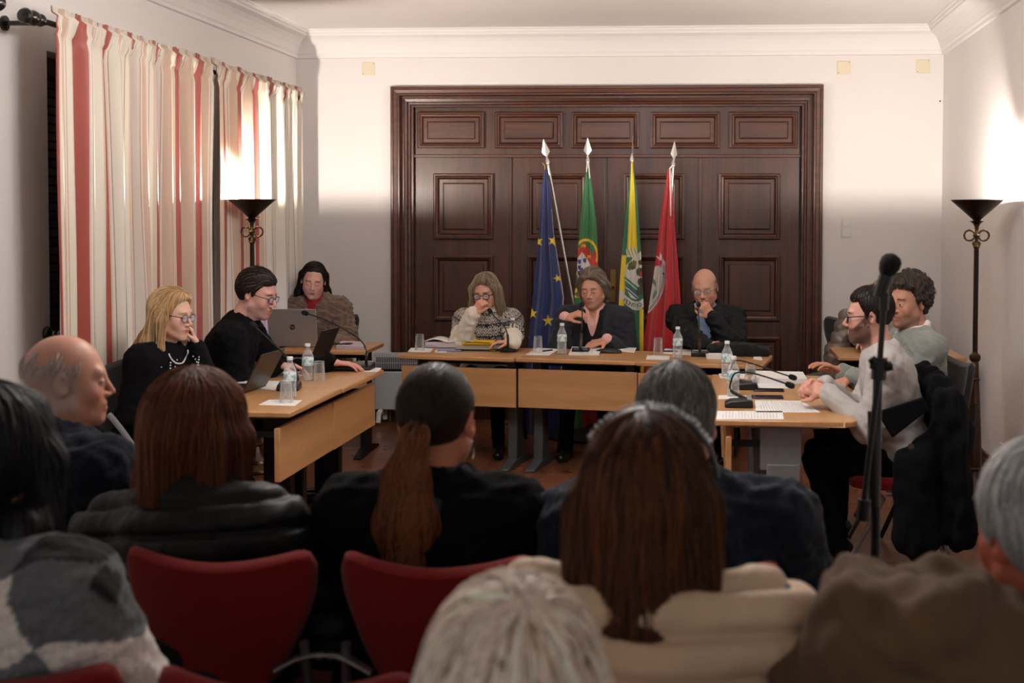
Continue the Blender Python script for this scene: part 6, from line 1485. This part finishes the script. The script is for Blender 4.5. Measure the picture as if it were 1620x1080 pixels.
# ---- 15 black-haired woman in checked coat
M_check=cloth('checked_wool_coat','#8a8886',.95,.6,180,.1,.05,vscale=60,attr=True)
def check(V,s):
    q=V@s.up*1.0; a=(V@s.rt+.25*q)/.11; b=(q-.2*(V@s.rt)+.02)/.14; ia=np.floor(a+.12*np.sin(b*3)).astype(int); ib=np.floor(b+.1*np.sin(a*4)).astype(int)
    h=((ia*7+ib*13)%6); pal=np.array([lin('#e2d8cd'),lin('#0b0b0d'),lin('#6a6b6d'),lin('#d8cfc6'),lin('#5e6062'),lin('#1a1a1c')]); c=pal[h]
    return np.clip(c*(1+.18*snoise(V,160,9))[:,None],0,1)
p=P_()('woman with long black hair in a grey and white checked wool coat',W(-10,730,2.2),R(-14),lean=.1,head_yaw=R(-10),male=False,sc=1.04,headsc=1.06,hip=.50,shw=.19)
rest_hands(p); p.body('#b9826c',h=.006,hands=False,face=False,color=dict(lids=.4))
p.garment('checked_coat',M_check,1.22,.03,h=.0065,wr=.004,neck=.062,col=check,wf=30)
p.legs(M_trou,M_shoe,h=.014)
H=p.H; g=hair_grid(H,(-.18,-.24,-.5),(.18,.15,.17),h=.0055); hcap(g,H,.014,.07,-.02,-.12,-.01)
for x in (-1,1):
    g.cap(H.w(x*.04,.04,.08),H.w(x*.085,.02,0),.028,.028,k=.02); g.cap(H.w(x*.085,.02,0),H.w(x*.105,-.02,-.16),.03,.034,k=.03); g.cap(H.w(x*.09,-.05,-.1),H.w(x*.10,-.10,-.36),.045,.04,k=.03)
g.cap(H.w(0,-.08,.0),H.w(0,-.13,-.22),.065,.07,k=.03); g.cap(H.w(0,-.13,-.22),H.w(.03,-.16,-.44),.08,.04,k=.03)
hair_object(g,H,p.t,'#0c0b0c',[strands(g,H,700,'#131112',.5,.0021,seed=65,region=rgn,colv=.5)],streak=.35)
# ---- 16 blonde head at the bottom edge
p=P_()('person with short pale blonde hair at the bottom edge, seen from behind',W(815,1118,1.46),R(0),lean=.1,head_yaw=R(-5),male=False,sc=1.0,hip=.46,headsc=1.12)
rest_hands(p); p.body('#c9967e',h=.006,hands=False,face=False,color=dict(lids=.4))
p.garment('cardigan',cloth('pale_wool','#8d8078'),1.15,.02,h=.01); p.legs(M_trou,M_shoe,h=.014)
H=p.H; g=hair_grid(H); hcap(g,H,.016,.072,-.03,-.12,.0,up=.006)
g.cap(H.w(0,-.08,-.02),H.w(0,-.085,-.1),.05,.035,k=.03)
for x in (-1,1): g.cap(H.w(x*.08,-.01,.02),H.w(x*.08,-.03,-.08),.026,.02,k=.03)
hair_object(g,H,p.t,'#eed8c6',[strands(g,H,900,'#fbe6d4',.16,.002,seed=71,crown=(.02,-.06,.11),colv=.3,follow=.4,jit=.3),strands(g,H,150,'#a8896f',.14,.002,seed=72,crown=(.02,-.06,.11),colv=.3)],streak=.5)
# ---- 17 white-haired man in brown coat
M_brown=cloth('brown_waxed_coat','#5c4631',.85,.35,24,.16,.05,vscale=6,spec=.2)
p=P_()('white-haired man in a brown coat at the bottom corner, seen from behind',W(1650,842,2.0),R(24),lean=.10,head_yaw=R(22),pitch=-.08,sc=1.18,headsc=.93,hip=.48,shw=.235,sway=.20,shz=.075)
rest_hands(p); p.body('#b5644c',h=.0055,hands=False,color=dict(lids=.4,blush=.8))
def ex(g):
    for a in np.linspace(-2.3,2.3,13):
        q=p.nk+p.rt*.085*math.sin(a)-p.fw*.075*math.cos(a); g.cap(q+p.up*.085,q-p.up*.03+p.rt*.02*math.sin(a)-p.fw*.02*math.cos(a),.02,.034,k=.02)
p.garment('coat',M_brown,1.25,.04,wr=.016,wf=13,extra=ex,neck=.08)
p.legs(M_trou,M_shoe,h=.014)
H=p.H; g=hair_grid(H); hcap(g,H,.016,.075,-.01,-.10,.0)
g.cap(H.w(0,-.08,-.02),H.w(0,-.08,-.09),.045,.035,k=.03)
hair_object(g,H,p.t,'#9c9a98',[strands(g,H,800,'#bdbbb8',.09,.0018,seed=75,colv=.3,jit=.5)],streak=.35)

# ---- chairs under the people at the tables
ckb=make_chair('black chair of the woman in the nordic sweater',M_blk,False,M_blkup); 
def seat_chair(i,label,first=None,red=False,dx=0,dy=0):
    q=ALL[i]; t=first or dup(ch if red else ckb,(0,0,0),0,label); d=rotz(q.yaw)@V3(dx,.02+dy,0); t.location=(q.root[0]+d[0],q.root[1]+d[1],0); t.rotation_euler=(0,0,q.yaw); t.scale=(1,1,.95 if red else 1.03)
seat_chair(3,None,ckb)
seat_chair(4,'black chair of the man in the blazer'); seat_chair(5,'black chair of the balding man in the dark jacket'); seat_chair(2,'black chair of the woman in the fur coat')
seat_chair(0,'black chair of the blonde woman in pearls, with a bright metal tube'); seat_chair(1,'black chair of the man in the turtleneck'); seat_chair(6,'red-seated chair with a dark coat over its back',None,True,0,.03); seat_chair(7,'black chair of the curly-haired man'); seat_chair(8,'black chair of the person at the corner table')
q9=ALL[9]; CB.location=(q9.root[0]+.02,q9.root[1]-.0,0); CB.rotation_euler=(0,0,R(-12))
bpy.context.view_layer.update(); q_=[o for o in bpy.data.objects if o.get('label','').endswith('with a bright metal tube')][0]; Mi=q_.matrix_world.inverted() if False else (Matrix.Translation(q_.location)@q_.rotation_euler.to_matrix().to_4x4()@Matrix.Diagonal((*q_.scale,1))).inverted()
MB().tube([Mi@Vector(tuple(at(u,v,Y=5.35))) for u,v in ((172,655),(180,664),(192,679),(205,697),(222,722))],.0125,10).build('metal_tube',M_chrome,q_)
# dark coat draped on the chair of the bearded man
M_coat=cloth('navy_black_overcoat','#07080c',.95,.35,160,.1,.0,spec=.15)
Yc=5.75; g=Vox(at(1380,860,Y=Yc)-V3(.1,.25,.05),at(1560,590,Y=Yc)+V3(.1,.6,.1),.009)
for dy in (-.12,.0,.12,.24,.36):
    g.cap(at(1484,628,Y=Yc)+V3(0,dy,0),at(1500,680,Y=Yc)+V3(0,dy,0),.055,.075,k=.05); g.cap(at(1500,680,Y=Yc)+V3(0,dy,0),at(1508,830,Y=Yc)+V3(0,dy,0),.06,.07,k=.05)
g.cap(at(1490,660,Y=Yc)+V3(0,-.15,0),at(1435,725,Y=Yc)+V3(0,-.17,0),.05,.06,k=.04); g.cap(at(1437,725,Y=Yc)+V3(0,-.17,0),at(1440,835,Y=Yc)+V3(0,-.17,0),.085,.10,k=.05); g.cap(at(1500,700,Y=Yc)+V3(0,-.16,0),at(1505,830,Y=Yc)+V3(0,-.16,0),.06,.07,k=.05)
for dy in (.0,.15,.3,.42,.52): g.cap(at(1490,606,Y=Yc)+V3(0,dy,0),at(1500,640,Y=Yc)+V3(0,dy,0),.045,.055,k=.04)
for dy in (-.1,.05,.2,.35,.45): g.cap(at(1503,628,Y=Yc)+V3(0,dy,0),at(1512,668,Y=Yc)+V3(0,dy,0),.05,.06,k=.04)
V,Q=g.mesh(2); V=V+vnormals(V,Q)*(.007*np.sin(V[:,0]*70+2*snoise(V,8,3))+.005*snoise(V,25,6))[:,None]
t=thing('overcoat','dark overcoat with large buttons hung over the back of the bearded man\'s chair','coat',tuple(at(1480,830,Y=Yc))); o=np.array(t.location); np_mesh('coat_body',V-o,Q,M_coat,t)
lp=[at(u,v,Y=Yc-.235)-o for u,v in ((1387,652),(1462,628),(1470,648),(1412,693))]; lp2=[q+V3(0,.025,0) for q in lp]
MB().add(lp+lp2,[(0,1,2,3),(7,6,5,4),(0,4,5,1),(1,5,6,2),(2,6,7,3),(3,7,4,0)]).build('lapel',M_coat,t,bevel=.006)
for u,v in ((1441,706),(1452,755),(1459,788)):
    q=at(u,v,Y=Yc-.245)-o; MB().lathe([(0,-.003),(.013,-.003),(.014,.002),(.009,.0035),(0,.001)],18,M=Matrix.Translation(tuple(q))@Matrix.Rotation(PI/2,4,'X')).build('button',mat('dark_horn_button','#3a3836',.25),t)
# quilted silver-brown jacket on a chair by the corner table
M_tpuff=cloth('taupe_quilted_nylon','#75695f',.35,.3,40,.12,.0,spec=.6)
Yc=8.95; g=Vox(at(1290,620,Y=Yc)-V3(.1,.2,.05),at(1360,470,Y=Yc)+V3(.1,.3,.1),.008)
for dy in (-.05,.06): g.cap(at(1340,500,Y=Yc)+V3(0,dy,0),at(1325,560,Y=Yc)+V3(0,dy,0),.05,.075,k=.05); g.cap(at(1325,560,Y=Yc)+V3(0,dy,0),at(1322,600,Y=Yc)+V3(0,dy,0),.075,.07,k=.05)
V,Q=g.mesh(2); V=V+vnormals(V,Q)*(.016*(np.abs(np.sin(V[:,2]*38+.6*snoise(V,10,4)))**.5-.6)+.004*snoise(V,40,6))[:,None]
t=thing('quilted_jacket','shiny taupe quilted jacket hanging on a chair beside the corner table','jacket',tuple(at(1325,600,Y=Yc))); np_mesh('jacket_body',V-np.array(t.location),Q,M_tpuff,t)
t=dup(ckb,(at(1330,560,Y=9.05)[0],9.18,0),R(150),'black chair under the taupe quilted jacket')
# ---- unseen ceiling lamp above the tables, added to fill the room with light
t=thing('added_fill_lamp','added brass fill lamp with six white globes above the tables, out of view','added_fill_lamp',(-.7,4.7,ZC))
MB().lathe([(0,0),(.06,0),(.06,-.02),(.012,-.04),(.012,-.34),(.03,-.36),(.03,-.40),(0,-.42)],20).build('stem',M_brass,t)
for k in range(6):
    a=k*PI/3; c_,s_=math.cos(a),math.sin(a)
    MB().tube([(0,0,-.37),(c_*.15,s_*.15,-.42),(c_*.3,s_*.3,-.38),(c_*.34,s_*.34,-.33)],.008,8).build('arm',M_brass,t)
    MB().lathe([(0,-.06),(.03,-.052),(.052,-.03),(.06,0),(.052,.03),(.03,.052),(0,.06)],20,c=(c_*.34,s_*.34,-.27)).build('globe',M_globe,t)
CH_L=[(-.7+.34*math.cos(k*PI/3),4.7+.34*math.sin(k*PI/3),ZC-.27) for k in range(6)]
WORLD=.32; EXPO=.9; LAMPW=420; CHW=42
# ================================================================ CAMERA
cam=bpy.data.cameras.new('camera'); co=bpy.data.objects.new('camera',cam); C.objects.link(co); bpy.context.scene.camera=co
M3=Matrix(((_R[0],_U[0],-_F[0]),(_R[1],_U[1],-_F[1]),(_R[2],_U[2],-_F[2])))
co.matrix_world=Matrix.Translation((0,0,CH))@M3.to_4x4()
cam.sensor_width=36; cam.lens=36*FPX/1620; cam.shift_x=(810-PPX)/1620; cam.shift_y=(PPY-540)/1620
cam.clip_start=.05; cam.clip_end=60
cam.dof.use_dof=True; cam.dof.focus_distance=8.1; cam.dof.aperture_fstop=3.9
# ================================================================ LIGHT
sc=bpy.context.scene
wd=bpy.data.worlds.new('world'); sc.world=wd; wd.use_nodes=True; bg=wd.node_tree.nodes['Background']; bg.inputs[0].default_value=(.95,.94,.95,1); bg.inputs[1].default_value=WORLD
def light(kind,name,loc,power,size=.1,col=(1,.86,.72),rot=(0,0,0),shape=None,sy=None,spread=None):
    l=bpy.data.lights.new(name,kind); l.energy=power; l.color=col
    if kind=='AREA':
        l.shape=shape or 'DISK'; l.size=size
        if sy: l.size_y=sy
        if spread: l.spread=spread
    elif kind in('POINT','SPOT'): l.shadow_soft_size=size
    o=bpy.data.objects.new(name,l); C.objects.link(o); o.location=loc; o.rotation_euler=rot; return o
sc.view_settings.view_transform='Standard'; sc.view_settings.look='None'; sc.view_settings.gamma=1; sc.view_settings.use_curve_mapping=False
sc.view_settings.exposure=EXPO
sc.cycles.use_denoising=True
try: sc.cycles.denoiser='OPENIMAGEDENOISE'
except Exception: pass
sc.cycles.max_bounces=10; sc.cycles.transparent_max_bounces=24; sc.cycles.diffuse_bounces=5; sc.cycles.sample_clamp_indirect=6; sc.cycles.caustics_reflective=False; sc.cycles.caustics_refractive=False
for (x,y,z,p) in LAMPS: light('POINT','lamp_light',(x,y,z),LAMPW*p,.03,(1,.88,.78))

for i,(x,y,zz) in enumerate(CH_L): light('POINT','added_fill_light',(x,y,zz),CHW,.07,(1,.96,.94))  # added fill light, one point in each globe of the unseen lamp
